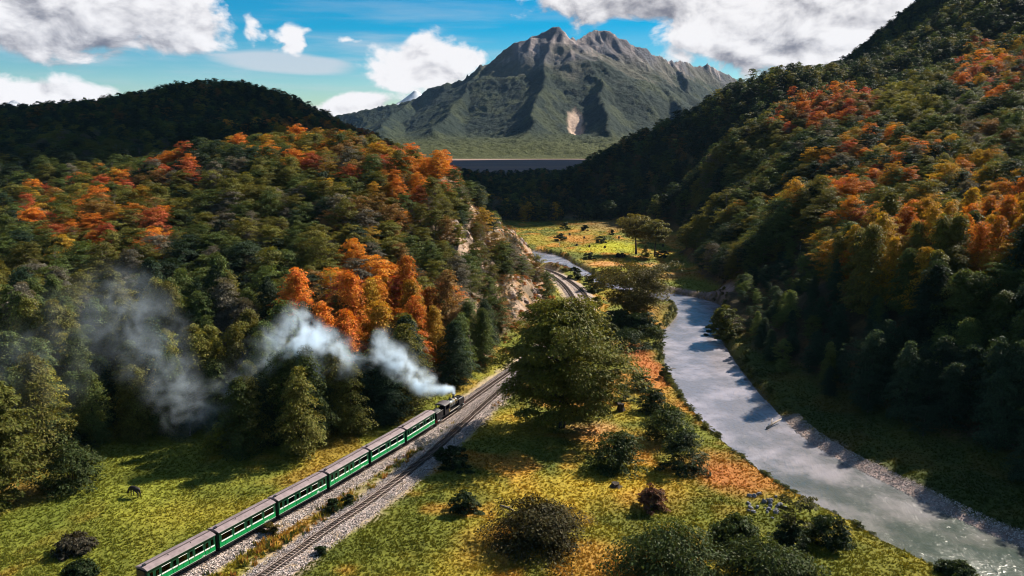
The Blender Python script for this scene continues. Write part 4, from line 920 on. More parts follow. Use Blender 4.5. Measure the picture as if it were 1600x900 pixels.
def tree_spots():
    g = np.random.default_rng(5); X, Y = [], []
    for (x0, x1, y0, y1, st) in ((-330, 420, 92, 430, 4.4), (-560, 620, 430, 860, 6.6), (-800, 900, 860, 1500, 10.5)):
        ax, ay = np.meshgrid(np.arange(x0, x1, st), np.arange(y0, y1, st)); ax = ax + g.uniform(-.48, .48, ax.shape) * st; ay = ay + g.uniform(-.48, .48, ay.shape) * st; X.append(ax.ravel()); Y.append(ay.ravel())
    x, y = np.concatenate(X), np.concatenate(Y); ang = np.abs(np.degrees(np.arctan2(x, y)))
    h, sd, dt, sl = hgt(x, y), hgt(x, y, GSD), hgt(x, y, GDT), hgt(x, y, GSL)
    spur = np.exp(-(((x + 2) / 26) ** 2 + ((y - 232) / 70) ** 2)); n = fbm(x / 14, y / 14, 3, 300)
    fl = np.array([(-200, 95), (-120, 99), (-86, 103), (-70, 112), (-66, 121), (-52.5, 122), (-40, 117.5), (-31, 118), (-25, 124), (-19.5, 132), (-15, 141), (-10.5, 151), (-4, 167)]); fr = np.array([(90, 60), (79, 95), (71, 111), (61.5, 139), (55.5, 165), (58, 190), (66, 235), (69, 262), (70, 300), (77, 340), (85, 380), (92, 430), (88, 505)])
    foot = ((x < -3) & (y > np.interp(x, fl[:, 0], fl[:, 1])) & (y < 190)) | ((x > np.interp(y, fr[:, 1], fr[:, 0])) & (y < 262))
    ok_m = ~((x > -10) & (x < np.interp(y, fr[:, 1], fr[:, 0])) & (y > 255) & (y < 505) & ((h < 3) | (x < 40)))
    ok = ok_m & (ang < 43) & ((h > 1.0) | foot | (y > 505)) & (sd > 3) & (dt > 3.4) & (y < 1235 + 70 * np.sin(x / 37.0) * np.sin(x / 91.0 + 1))
    ok &= ~((x > 0) & (y < 235) & ~foot & (y < 505) & (x < 110))
    ok &= ~((spur > .25) & (sl > .62) & (g.random(len(x)) < .42))
    ok &= ~((y < 505) & (h < 2.0) & (g.random(len(x)) < .2))
    ok &= ~((y > 520) & (h < 6) & (n > .60))                          # clearings in the mid valley
    x, y, h = x[ok], y[ok], h[ok]
    # leave out trees standing well behind a crest
    top = h + 11.0; vis = np.ones(len(x), bool); worst = np.full(len(x), 99.0)
    for t in np.linspace(.08, .985, 46):
        qx, qy, qz = x * t, y * t, CAMH + (top - CAMH) * t; worst = np.minimum(worst, qz - hgt(qx, qy))
    k = worst > -7; return x[k], y[k], h[k]
TX, TY, TH = tree_spots()
def tree_attrs():
    g = np.random.default_rng(8); n = len(TX); px, py, f = project(np.column_stack([TX, TY, TH + 7]))
    tint = np.zeros((n, 3)); base = [GREEN, GREEN, OLIVE, DARK, GREEN, GREEN, GREY, DARK]; nz = fbm(TX / 30, TY / 30, 3, 310)
    for i in range(n):
        c = base[g.integers(0, 8)]
        if nz[i] > .56 and g.random() < .6: c = OLIVE
        if nz[i] < .40 and g.random() < .6: c = DARK
        if TY[i] > 430: c = (GREEN, DARK, DARK)[g.integers(0, 3)] if g.random() < .85 else OLIVE
        if TX[i] > 0 and TY[i] < 165 and py[i] > 430: c = (DARK, GREEN)[g.integers(0, 2)]  # lower right bank: dark leaf tints stand in for shade
        for (zx, zy), (rx, ry), pal, pr in ZONES:
            e = math.hypot((px[i] - zx) / rx, (py[i] - zy) / ry)
            if e < 1.12 and g.random() < pr * (1.2 - .55 * e): c = pal[g.integers(0, len(pal))]
        if TY[i] > 520 and TX[i] < 120 and g.random() < .08: c = BROWN
        tint[i] = np.array(c) * g.uniform(.72, 1.3)
    FRL = np.array([(90, 60), (79, 95), (71, 111), (61.5, 139), (55.5, 165), (58, 190), (66, 235)]); FD = np.minimum.reduce([np.hypot(TX - a, TY - b) for a, b in resample(FRL, 2.0)])
    kind = np.zeros(n, int); sc = np.zeros((n, 3)); far = TY > 430
    for i in range(n):
        low = (TX[i] < 0 and TH[i] < 9 and TY[i] < 175) or (TX[i] > 0 and TY[i] < 190 and TH[i] < 26)
        if far[i]: kind[i] = KF[g.integers(0, 3)]; s = g.uniform(.66, 1.12) * (1.0 if TY[i] < 860 else .85)
        elif low and g.random() < .8: kind[i] = KC[g.integers(0, 3)]; s = g.uniform(.72, 1.12) * (1.0 if TX[i] < 0 else .95)
        elif g.random() < (.20 if TX[i] < 0 else .08): kind[i] = KS[g.integers(0, 2)]; s = g.uniform(.65, 1.0)
        else: kind[i] = KR[g.integers(0, 4)]; s = g.uniform(.62, 1.12)
        if -30 < TX[i] < 30 and 170 < TY[i] < 330: s *= .8
        df = FD[i]
        if TX[i] > 40 and TY[i] < 235 and df < 60:
            if df < 19: s *= .9 if TY[i] < 145 else .5; tint[i] = np.array((DARK, GREEN)[int(g.random() < .35)]) * g.uniform(1.1, 1.7)  # front-row leaves tinted dark to carry the bank's shade
            elif df < 34 and not far[i]: s *= 1.1
        if not far[i]: s *= .93
        sc[i] = (s * g.uniform(.88, 1.15), s * g.uniform(.88, 1.15), s * g.uniform(.85, 1.15))
    return tint, kind, sc, g.uniform(0, 6.28, n), px, py, f
TT, TK, TS, TR, TPX, TPY, TF = tree_attrs()
def visible_area():
    """pixels of each crown seen in a coarse view, nearest first"""
    W, Hh = 400, 225; buf = np.zeros((Hh, W), bool); n = len(TX); area = np.zeros(n)
    for i in np.argsort(TF):
        _, _, _, h, r = SHAPES[TK[i]]; hw = r * TS[i, 0] * FPX / TF[i] / 4; hh = h * TS[i, 2] * .46 * FPX / TF[i] / 4; cx, cyy = TPX[i] / 4, (TPY[i] / 4) - (h * TS[i, 2] * .54 - 7) * FPX / TF[i] / 4
        x0, x1, y0, y1 = int(cx - hw), int(cx + hw) + 1, int(cyy - hh), int(cyy + hh) + 1
        if x1 < 0 or x0 >= W or y1 < 0 or y0 >= Hh: continue
        x0, y0 = max(x0, 0), max(y0, 0); sub = buf[y0:y1, x0:x1]
        if sub.size == 0: continue
        yy, xx = np.mgrid[y0:y0 + sub.shape[0], x0:x0 + sub.shape[1]]; m = ((xx - cx) / max(hw, .5)) ** 2 + ((yy - cyy) / max(hh, .5)) ** 2 < 1
        area[i] = (m & ~sub).sum(); sub |= m
    return area
AREA = visible_area()
NAMED = {GREEN: 'green', DARK: 'dark green', OLIVE: 'olive green', LIME: 'yellow-green', ORANGE: 'orange', RED: 'red', GOLD: 'golden', GREY: 'greyish half-bare', BROWN: 'russet'}
def colour_word(t):
    t = np.array(t); return NAMED[min(NAMED, key=lambda c: np.abs(t / t.sum() - np.array(c) / sum(c)).sum() * 2 + abs(math.log(t.sum() / sum(c))) * .25)]
def place_word(i):
    x, y, px, py = TX[i], TY[i], TPX[i], TPY[i]
    if x < 0 or (x < 30 and y < 330 and px < 870):
        if px > 690: return 'on the rocky spur above the track' if py < 480 else 'on the bank behind the locomotive'
        if py < 270: return 'along the crest of the near hill'
        if py < 400: return 'high on the left slope' if px < 280 else 'on the upper slope below the crest'
        if py < 520: return 'midway up the left slope' if px < 300 else 'on the slope above the smoke'
        return 'beyond the left meadow' if px < 330 else 'behind the coaches under the smoke'
    if py < 170: return 'along the ridge across the river'
    if py < 300: return 'on the upper slope across the river'
    if px < 1200: return 'along the river bend on the far bank'
    if py < 430: return 'on the sunny slope across the river'
    return 'low on the shaded far bank'
order = np.argsort(-AREA)[:300]; order = order[AREA[order] > 0]; chosen = set(int(i) for i in order)
LAB = {}
NTH = 'first second third fourth fifth sixth seventh eighth ninth tenth eleventh twelfth thirteenth fourteenth fifteenth sixteenth seventeenth eighteenth nineteenth twentieth twenty-first twenty-second twenty-third twenty-fourth twenty-fifth twenty-sixth twenty-seventh twenty-eighth twenty-ninth thirtieth thirty-first thirty-second thirty-third thirty-fourth thirty-fifth thirty-sixth thirty-seventh thirty-eighth thirty-ninth fortieth'.split()
def make_tree(i):
    cm, tm, _, h, r = SHAPES[TK[i]]; o = empty('beech_tree', (TX[i], TY[i], TH[i] - .15), TR[i]); o.scale = TS[i]
    c = mesh_obj(cm, 'crown', o); c['tint'] = tuple(float(q) for q in TT[i]); mesh_obj(tm, 'trunk', o)
    tall = 'tall layered' if TK[i] in KC else ('thin open' if TK[i] in KS else 'rounded')
    lab = f'{tall} {colour_word(TT[i])} beech {place_word(i)}'; tag(o, lab, 'tree', 'beech trees ' + place_word(i)); LAB.setdefault(lab, []).append((TPX[i], o))
for i in sorted(chosen): make_tree(i)
for lab, q in LAB.items():
    q.sort(key=lambda e: e[0])
    for k, (_, o) in enumerate(q):
        if len(q) > 1: o['label'] = lab + ', ' + ('leftmost' if k == 0 else 'rightmost' if k == len(q) - 1 else (NTH[k] if k < 40 else 'farther') + ' from left')
rest = np.array([i for i in range(len(TX)) if i not in chosen])
left = (TX[rest] < 0) | ((TX[rest] < 30) & (TY[rest] < 330)); mid = (TY[rest] > 430)
for nm, m, lab in (('forest', left & ~mid, 'mixed green and orange beech forest covering the near left hill'), ('forest', ~left & ~mid, 'beech forest covering the slope across the river'), ('forest', mid, 'dark beech forest on the hills and valley farther back')):
    k = rest[m]
    scatter(nm, [s[2] for s in SHAPES], np.column_stack([TX[k], TY[k], TH[k] - .15]), np.column_stack([np.zeros((len(k), 2)), TR[k]]), TS[k], TT[k], TK[k], lab, 'forest')
print('TREES', len(TX), 'single', len(chosen))

# ------------------------------------------------------------------ trees and shrubs that stand alone
def hero(name, px, py, h, r, base, shape, seed, plates, leaves, size, tint, label, bark='darkbark', limbs=26, lean=.03, r0=None, cat='tree', **kw):
    x, y = G(px, py); v, f, pc = crown_np(seed, h, r, base, shape, plates, leaves, size, **kw)
    o = empty(name, (x, y, h1(x, y) - .05)); c = link(bpy.data.objects.new('crown', mesh_np('crown', v, f, M['leaf'])), o); c['tint'] = tint
    trunk_mb(seed, h, base, pc, r0 or h * .018, limbs, lean).build('trunk', M[bark], o); tag(o, label, cat); return o
hero('beech_tree', 878, 668, 21.8, 9.4, 2.6, 'round', 501, 290, 72000, .50, (.108, .108, .018), 'big round dark green tree beside the siding ahead of the locomotive', r0=.50, limbs=70, lump=.55)
hero('beech_tree', 928, 640, 7.5, 3.4, .6, 'round', 502, 110, 11000, .45, (.13, .12, .02), 'small bushy tree tucked against the big round tree', limbs=14)
hero('beech_tree', -8, 794, 17.5, 5.2, .6, 'round', 503, 300, 36000, .46, (.088, .090, .018), 'sunlit yellow-green tree at the left edge of the meadow', limbs=30, lump=.25)
hero('beech_tree', 990, 498, 15.5, 9.6, 2.6, 'umbrella', 504, 200, 24000, .58, (.085, .078, .019), 'wide spreading tree on the river bank by the track bend', limbs=60, r0=.36, lump=.4)
hero('beech_tree', 994, 396, 17.0, 7.4, 8.2, 'umbrella', 505, 120, 9000, .80, (.13, .115, .03), 'tall flat-topped tree with bare trunk, the larger of the meadow pair', limbs=30, r0=.48, lean=.06, flat=.5)
hero('beech_tree', 1023, 401, 15.6, 6.0, 7.4, 'umbrella', 506, 100, 7000, .80, (.115, .11, .03), 'slimmer flat-topped tree, right one of the meadow pair', limbs=26, r0=.40, flat=.5)
hero('beech_tree', 1009, 405, 6.0, 2.6, 1.2, 'cone', 507, 34, 1200, .6, (.12, .11, .025), 'thin young tree between the two flat-topped meadow trees', limbs=20)
hero('beech_tree', 1240, 850, 6.6, 2.2, 1.7, 'umbrella', 508, 44, 1800, .36, (.055, .06, .02), 'spindly little tree with bare stem near the river edge', limbs=24, r0=.08)
hero('beech_tree', 1132, 525, 8.6, 3.8, .8, 'round', 509, 100, 9000, .50, (.075, .085, .022), 'rounded dark tree at the water on the river bend', limbs=16)
hero('beech_tree', 1092, 402, 8.0, 4.0, .8, 'round', 511, 80, 5200, .8, (.11, .105, .022), 'bushy tree at the far right end of the distant meadow', limbs=12)
def shrub(px, py, wpx, hpx, tint, label, seed, dry=False, size=.38, name='shrub', nl=5600):
    x, y = G(px, py); d = math.sqrt(x * x + y * y + CAMH ** 2); r = wpx / 2 * d / FPX; h = max(.5, hpx * d / FPX * .92); y += r * .35
    nl = int(nl * max(.25, min(2.6, (wpx / 60) ** 1.3)))
    v, f, pc = crown_np(seed, h, r, .05, 'bush', max(16, nl // 70), nl, size * (1 if d < 200 else 1.9), lump=.45)
    o = empty(name, (x, y, h1(x, y) - .08)); c = link(bpy.data.objects.new('foliage', mesh_np('foliage', v, f, M['leaf'])), o); c['tint'] = tint
    mb = MB(); rnd = random.Random(seed)
    for k in range(18 if dry else 8):
        p = Vector(pc[rnd.randrange(len(pc))]); p = p * (1.12 if dry else .9); mb.tube([(p.x * .1, p.y * .1, -.05), p * .55, p], [.06, .04, .012], 5, False)
    mb.build('stem', M['deadwood' if dry else 'darkbark'], o); tag(o, label, 'shrub')
DK, MD = (.025, .040, .015), (.042, .059, .018)
for k, a in enumerate([(725, 800, 44, 33, DK, 'round dark shrub alone in the meadow right of the siding'), (838, 858, 140, 66, (.050, .044, .017), 'broad low shrub with dry twigs in the middle of the meadow', True), (967, 733, 86, 56, MD, 'broad round shrub below the big round tree on open grass'),
                       (1020, 796, 42, 38, (.13, .07, .04), 'small reddish shrub between the low shrub and the river', True), (1068, 735, 70, 62, DK, 'tall dark shrub on the river bank, lower of the bank clump'), (1046, 690, 74, 54, MD, 'dark shrub on the river bank, upper of the bank clump'),
                       (1020, 642, 52, 36, DK, 'low dark shrub near the rust-coloured grass'), (1000, 610, 40, 27, DK, 'small shrub at the lower tip of the rust-coloured grass'), (973, 628, 30, 30, MD, 'small round shrub right of the big round tree'),
                       (1297, 852, 58, 44, DK, 'round dark shrub at the river edge beside the spindly tree'), (1236, 862, 50, 40, DK, 'dark shrub under the spindly little tree'), (1152, 856, 68, 44, MD, 'oval dark shrub left of the spindly tree'), (1050, 925, 170, 86, MD, 'very large shrub cut off by the bottom edge'),
                       (1208, 925, 140, 62, MD, 'wide leafy shrub at the bottom edge below the oval shrub'), (710, 738, 46, 40, DK, 'dark shrub in the shade of the big round tree'), (690, 720, 26, 20, DK, 'little shrub in shade at the edge of the siding'),
                       (939, 380, 18, 13, DK, 'round shrub in the middle of the distant meadow'), (921, 404, 17, 12, DK, 'small round shrub near the distant river bank'), (1034, 404, 20, 15, DK, 'dark round shrub beside the meadow pair of trees'), (876, 376, 20, 13, DK, 'shrub at the left end of the distant meadow'), (914, 360, 14, 10, DK, 'shrub at the back of the distant meadow'), (884, 358, 16, 12, DK, 'dark shrub at the back left corner of the distant meadow'), (957, 366, 10, 8, DK, 'tiny shrub at the back of the distant meadow'),
                       (897, 437, 26, 20, DK, 'round dark shrub between the bend of the track and the water'), (926, 456, 34, 28, MD, 'shrub by the track bend left of the spreading tree'), (940, 452, 20, 20, MD, 'leafy shrub touching the spreading tree'), (932, 480, 22, 16, (.2, .2, .03), 'bright yellow-green shrub beside the track bend'),
                       (968, 512, 54, 30, MD, 'shrub thicket below the spreading tree'), (1003, 522, 60, 34, DK, 'dark thicket on the bank below the spreading tree'), (985, 545, 66, 34, DK, 'dark thicket above the rust-coloured grass'), (1024, 540, 40, 34, MD, 'green thicket at the water below the spreading tree'), (1040, 590, 16, 24, MD, 'small green shrub on the bank beside the rust-coloured grass'), (950, 530, 40, 26, MD, 'thicket between the big round tree and the bank'),
                       (105, 765, 80, 62, MD, 'round green shrub beside the sunlit tree at left'), (97, 716, 62, 34, DK, 'darker shrub behind the round green shrub at left'), (112, 868, 50, 24, (.05, .045, .03), 'low dark twiggy shrub in the left meadow', True), (118, 905, 46, 20, DK, 'low shrub at the bottom left edge'), (345, 705, 46, 42, (.16, .16, .02), 'sunlit yellow-green shrub at the forest edge behind the train'),
                       (520, 800, 22, 22, DK, 'spiky dark shrub between the two tracks'), (542, 792, 20, 18, DK, 'second spiky shrub between the two tracks'), (420, 838, 26, 20, (.12, .09, .03), 'dry weed clump between the two tracks', True), (500, 868, 16, 14, DK, 'tiny dark shrub on the near edge of the siding'), (1115, 515, 22, 20, DK, 'small shrub at the foot of the tree on the river bend'), (1500, 905, 50, 22, DK, 'shrub tip at the bottom right beside the water'), (970, 402, 14, 8, (.05, .04, .03), 'low brown shrub row beside the distant river', True)]):
    shrub(a[0], a[1], a[2], a[3], a[4], a[5], 600 + k, dry=len(a) > 6)

# dead trees, logs, stumps, boulders, post
def snag(px, py, Y, h, seed, label):
    x, y, _ = AT(px, py, Y); mb = MB(); rnd = random.Random(seed); mb.tube([(0, 0, -.3), (.1, 0, h * .5), (.3 * rnd.uniform(-1, 1), .1, h)], [.2, .13, .04], 6)
    for k in range(8): z = h * rnd.uniform(.3, .9); a = rnd.uniform(0, 6.28); L_ = h * rnd.uniform(.12, .3); mb.tube([(.05, 0, z), (math.cos(a) * L_ * .6, math.sin(a) * L_ * .6, z + L_ * .3), (math.cos(a) * L_, math.sin(a) * L_, z + L_ * .8)], [.06, .04, .012], 5, False)
    o = mb.build('dead_tree', M['deadwood']); o.location = (x, y, h1(x, y)); tag(o, label, 'tree')
snag(163, 425, 186, 11, 1, 'bleached dead tree among the orange trees at left'); snag(652, 640, 142, 6, 2, 'pale dead tree on the bank behind the front coach'); snag(735, 560, 160, 8, 4, 'bare pale tree on the bank above the locomotive'); snag(805, 400, 262, 9, 6, 'bare pale tree high on the rocky spur')
def fallen_log(px, py, L_, rz, tilt, label, z=0.2, r=.22):
    x, y = G(px, py); mb = MB().tube([(0, 0, 0), (L_ * .5, .1, .05), (L_, 0, 0)], [r, r * .8, r * .5], 8); mb.tube([(L_ * .3, 0, 0), (L_ * .75, L_ * .22, .25)], [r * .5, r * .25], 6)
    o = mb.build('fallen_log', M['deadwood'], None, True); o.location = (x, y, max(h1(x, y), WATER_Z) + z); o.rotation_euler = (0, -tilt, rz); tag(o, label, 'log')
fallen_log(1199, 658, 5.0, .75, .10, 'grey fallen log lying in the water by the shaded far bank'); fallen_log(1040, 572, 2.5, .2, .1, 'short log on the near river bank by the rust-coloured grass', .1, .12); fallen_log(782, 790, 2.4, -.7, .0, 'short dark log in the grass above the broad low shrub', .12, .13)
def stump(px, py, h, r, seed, label):
    x, y = G(px, py); rnd = random.Random(seed); mb = MB(); n = 10; pr = [(1.35, -.1), (1.05, .15), (.85, .6), (.8, .95)]
    for q, z in pr:
        for k in range(n): a = 6.283 * k / n; w = q * r * rnd.uniform(.82, 1.15); mb.v.append((w * math.cos(a), w * math.sin(a), z * h * (rnd.uniform(.8, 1.2) if z > .9 else 1)))
    for i in range(3):
        for k in range(n): mb.f.append([i * n + k, i * n + (k + 1) % n, (i + 1) * n + (k + 1) % n, (i + 1) * n + k])
    mb.f.append([3 * n + k for k in range(n)]); o = mb.build('tree_stump', M['darkbark']); o.location = (x, y, h1(x, y)); tag(o, label, 'stump')
stump(970, 641, 1.5, .75, 1, 'dark weathered stump on pale earth right of the big round tree'); stump(962, 760, .5, .7, 2, 'low dark stump in the dry grass')
for k, (px, py) in enumerate([(901, 384), (921, 386), (945, 387), (913, 372), (967, 372), (1041, 396), (1036, 385), (890, 367)]):
    stump(px, py, 1.1, .55, 10 + k, 'small dark stump dotted over the distant meadow'); bpy.context.scene.objects
for o in [o for o in col.objects if o.get('label') == 'small dark stump dotted over the distant meadow']: o['group'] = 'stumps dotted over the distant meadow'
M['rockpale'] = plain('pale_rock', (.34, .26, .21), .9, .2, var=.45, scale=1.5); M['rockgrey'] = plain('grey_rock', (.20, .20, .225), .85, .3, var=.5, scale=2.5)
def boulder_mesh(seed, mat):
    bm = bmesh.new(); bmesh.ops.create_icosphere(bm, subdivisions=3, radius=1.0); P = np.array([v.co[:] for v in bm.verts]); n = fbm(P[:, 0] * 1.7 + seed, P[:, 1] * 1.7 + P[:, 2] * 1.3, 4, seed); c = vnoise(P[:, 0] * 1.1 + seed, P[:, 2] * 1.1 + P[:, 1], seed + 3)
    for v, a, b in zip(bm.verts, n, c): v.co *= .5 + .7 * a + .25 * round(b * 3) / 3
    me = bpy.data.meshes.new('boulder'); bm.to_mesh(me); bm.free(); me.materials.append(mat); return me
BP = [boulder_mesh(k, M['rockpale']) for k in range(4)]; BG = [boulder_mesh(10 + k, M['rockgrey']) for k in range(3)]
def spur_rocks():
    g = np.random.default_rng(21); n = 0
    while n < 90:
        px, py = g.uniform(672, 850), g.uniform(265, 470); Y = g.uniform(195, 300); x = (px - 800) / FPX * Y
        if h1(x, Y) < 2 or float(hgt(x, Y, GSL)[0]) < .55: continue
        z = h1(x, Y); s = g.uniform(.5, 1.7); o = link(bpy.data.objects.new('boulder', BP[g.integers(0, 4)])); o.location = (x, Y, z - s * .1); o.scale = (s, s * g.uniform(.7, 1.2), s * g.uniform(.6, 1.3)); o.rotation_euler = g.uniform(0, 6.28, 3)
        tag(o, 'pale rock jutting from the steep side of the spur', 'rock', 'rocks on the steep side of the spur'); n += 1
    for k in range(26):
        px, py = 1193 + g.normal(0, 20), 793 + g.normal(0, 9); x, y = G(px, py); s = g.uniform(.14, .42); o = link(bpy.data.objects.new('boulder', BG[g.integers(0, 3)])); o.location = (x, y, h1(x, y) + .05); o.scale = (s * 1.2, s, s * .7); o.rotation_euler = g.uniform(0, 6.28, 3)
        tag(o, 'grey rock in the rubble patch near the spindly tree', 'rock', 'grey rubble patch near the spindly tree')
    P = RL[(RL[:, 1] > 85) & (RL[:, 1] < 370)]; P2 = RR[(RR[:, 1] > 150) & (RR[:, 1] < 370)]
    for k in range(46):
        q = (P if k % 3 else P2)[g.integers(0, len(P if k % 3 else P2))] + g.normal(0, .5, 2); s = g.uniform(.18, .6); o = link(bpy.data.objects.new('boulder', BG[g.integers(0, 3)])); o.location = (q[0], q[1], max(h1(*q), WATER_Z - .1) + .02); o.scale = (s, s, s * .7); o.rotation_euler = g.uniform(0, 6.28, 3)
        tag(o, 'small grey rock at the water line of the river', 'rock', 'rocks along the water line')
spur_rocks()
x, y = G(874, 384); o = MB().box(-.12, .12, -.12, .12, -.2, 1.5).box(-.22, .22, -.22, .22, 1.5, 2.0).build('marker_post', M['white']); o.location = (x, y, h1(x, y)); tag(o, 'little pale-topped post at the left end of the distant meadow', 'post')

# horse grazing in the shade
def horse():
    me = bpy.data.meshes.new('horse')
    J = [(.0, 0, 1.22), (.45, 0, 1.20), (-.45, 0, 1.26), (-.78, 0, 1.22), (.80, 0, 1.22), (1.10, 0, 1.02), (1.38, 0, .62), (1.50, 0, .34), (1.66, 0, .12)]; E_ = [(0, 1), (0, 2), (2, 3), (1, 4), (4, 5), (5, 6), (6, 7), (7, 8)]; R_ = [.31, .31, .32, .24, .25, .18, .14, .15, .085]
    for s in (-1, 1):
        b = len(J); J += [(.62, s * .17, .92), (.64, s * .17, .52), (.63, s * .17, .12), (.68, s * .17, .03)]; E_ += [(1, b), (b, b + 1), (b + 1, b + 2), (b + 2, b + 3)]; R_ += [.13, .07, .05, .06]
        b = len(J); J += [(-.62, s * .18, .92), (-.82, s * .18, .56), (-.76, s * .18, .12), (-.70, s * .18, .03)]; E_ += [(2, b), (b, b + 1), (b + 1, b + 2), (b + 2, b + 3)]; R_ += [.17, .075, .05, .06]
    b = len(J); J += [(-.98, 0, 1.15), (-1.06, 0, .70)]; E_ += [(3, b), (b, b + 1)]; R_ += [.06, .07]
    b = len(J); J += [(1.36, .07, .80), (1.36, -.07, .80)]; E_ += [(6, b), (6, b + 1)]; R_ += [.03, .03]
    me.from_pydata(J, E_, []); o = link(bpy.data.objects.new('horse', me)); o.modifiers.new('skin', 'SKIN')
    for v, r in zip(me.skin_vertices[0].data, R_): v.radius = (r, r)
    me.skin_vertices[0].data[0].use_root = True; s = o.modifiers.new('sub', 'SUBSURF'); s.levels = 2; s.render_levels = 2
    dm = bpy.data.meshes.new_from_object(o.evaluated_get(bpy.context.evaluated_depsgraph_get())); o.modifiers.clear(); o.data = dm; dm.materials.clear(); dm.materials.append(plain('horse_coat', (.018, .014, .013), .6, .3))
    x, y = G(212, 777); o.location = (x, y, h1(x, y)); o.rotation_euler = (0, 0, math.radians(152)); tag(o, 'dark horse standing at the shadow edge in the left meadow', 'horse')
horse()

# ------------------------------------------------------------------ meadow grass
def grass_proto(seed, blades=9):
    g = random.Random(seed); mb = MB()
    for k in range(blades):
        a = g.uniform(0, 6.28); r = g.uniform(0, .5); x, y = r * math.cos(a), r * math.sin(a); h = g.uniform(.5, 1.1); w = g.uniform(.10, .2); b = g.uniform(0, 6.28); lx, ly = g.uniform(-.5, .5), g.uniform(-.5, .5); i = len(mb.v)
        mb.v += [(x - w * math.cos(b), y - w * math.sin(b), -.05), (x + w * math.cos(b), y + w * math.sin(b), -.05), (x + lx * h, y + ly * h, h)]; mb.f.append([i, i + 1, i + 2])
    return mesh_np('grass_tuft', mb.v, mb.f, M['grass'])
def grass():
    P = [proto('grass_shape', grass_proto(k)) for k in range(4)]; g = np.random.default_rng(31); n = 230000
    y = 68 + 130 * g.random(n) ** 1.25; x = g.uniform(-.76, .76, n) * y; m = g.random(n) < .2; y[m] = g.uniform(195, 510, m.sum()); x[m] = g.uniform(-20, 110, m.sum())
    h, sd, dt = hgt(x, y), hgt(x, y, GSD), hgt(x, y, GDT); pn = fbm(x / 6, y / 6, 4, 401)
    ok = (h < 2.2) & (sd > np.where((x > np.interp(y, RL[:, 1], RL[:, 0]) + 3) & (y < 140), 3.4, .35)) & (dt > 2.9 + pn * 1.4 - .7) & (g.random(n) < .35 + 1.1 * pn) & (y < 510); ok &= (np.abs(x / y) < .78)
    x, y, h = x[ok], y[ok], h[ok]; n = len(x); c = meadow_colour(x, y) * g.uniform(.82, 1.2, (n, 1)); s = g.uniform(.12, .30, n) * (.8 + .5 * fbm(x / 3, y / 3, 2, 402)) * np.where(y > 200, 1.5, 1)
    s = np.where(g.random(n) < .05, s * 1.7, s)
    scatter('grass', P, np.column_stack([x, y, h]), np.column_stack([np.zeros((n, 2)), g.uniform(0, 6.28, n)]), np.stack([s * 1.2, s * 1.2, s * .8], 1), c, g.integers(0, 4, n), 'rough green, yellow and rust-coloured meadow grass', 'grass')
    # weeds between the tracks and on the forest edge
    i = g.integers(0, len(T1), 2600); a = T1[i]; q = a + np.stack([np.ones(2600), -.5 * np.ones(2600)], 1) * g.uniform(2.2, 5.2, (2600, 1)); d2 = hgt(q[:, 0], q[:, 1], GDT); k = (d2 > 1.8) & (q[:, 1] > 75) & (q[:, 1] < 180) & (fbm(q[:, 0] / 3, q[:, 1] / 3, 3, 403) > .42); q = q[k]; n = len(q)
    cc = np.array([(.09, .09, .02), (.26, .13, .035), (.05, .065, .018), (.30, .22, .04)])[g.integers(0, 4, n)]; s = g.uniform(.35, .8, n)
    scatter('weeds', P, np.column_stack([q, hgt(q[:, 0], q[:, 1]) + .05]), np.column_stack([np.zeros((n, 2)), g.uniform(0, 6.28, n)]), np.stack([s, s, s], 1), cc, g.integers(0, 4, n), 'dry and green weeds in the strip between the two tracks', 'weeds')
grass()
def bank_fringe():
    P = [proto('bush_shape', mesh_np('bush_shape', *crown_np(900 + k, 1.0, .85, .03, 'bush', 24, 700, .17, lump=.5)[:2], M['leaf'])) for k in range(3)]; g = np.random.default_rng(41); pos = []
    for line, y0, y1, n, side in ((RL, 80, 262, 420, 1), (RR, 262, 400, 170, -1), (RR, 150, 250, 120, -1), (RL, 262, 330, 60, 1)):
        q = line[(line[:, 1] > y0) & (line[:, 1] < y1)]; t, nr = side_frame(q); i = g.integers(0, len(q), n); p = q[i] + nr[i] * (side * g.uniform(.2, 1.9, n))[:, None] + t[i] * g.uniform(-.7, .7, n)[:, None]
        pos.append(p[fbm(p[:, 0] / 6, p[:, 1] / 6, 2, 77) > .36])
    p = np.vstack(pos); n = len(p); s = g.uniform(.35, 1.15, n) * np.where(p[:, 1] < 125, .7, 1); c = np.array([(.06, .075, .018), (.035, .048, .016), (.10, .105, .02)])[g.integers(0, 3, n)]
    scatter('bank_undergrowth', P, np.column_stack([p, hgt(p[:, 0], p[:, 1]) - .05]), np.column_stack([np.zeros((n, 2)), g.uniform(0, 6.28, n)]), np.stack([s, s, s * g.uniform(.7, 1.2, n)], 1), c, g.integers(0, 3, n), 'low green undergrowth overhanging the river banks', 'undergrowth')
    # low scrub on the rocky spur and the slope feet
    m = 5200; x = g.uniform(-48, 26, m); y = g.uniform(140, 310, m); h, dt = hgt(x, y), hgt(x, y, GDT); k = (h > .6) & (dt > 2.6) & (fbm(x / 5, y / 5, 3, 79) > .40); x, y, h = x[k], y[k], h[k]; n = len(x)
    s = g.uniform(.4, 1.3, n); c = np.array([(.085, .09, .02), (.05, .06, .02), (.22, .11, .03), (.32, .12, .025), (.14, .12, .025)])[g.integers(0, 5, n)]
    scatter('hillside_undergrowth', P, np.column_stack([x, y, h - .05]), np.column_stack([np.zeros((n, 2)), g.uniform(0, 6.28, n)]), np.stack([s, s, s * g.uniform(.6, 1.1, n)], 1), c, g.integers(0, 3, n), 'green and rusty scrub between the rocks of the spur', 'undergrowth')
bank_fringe()

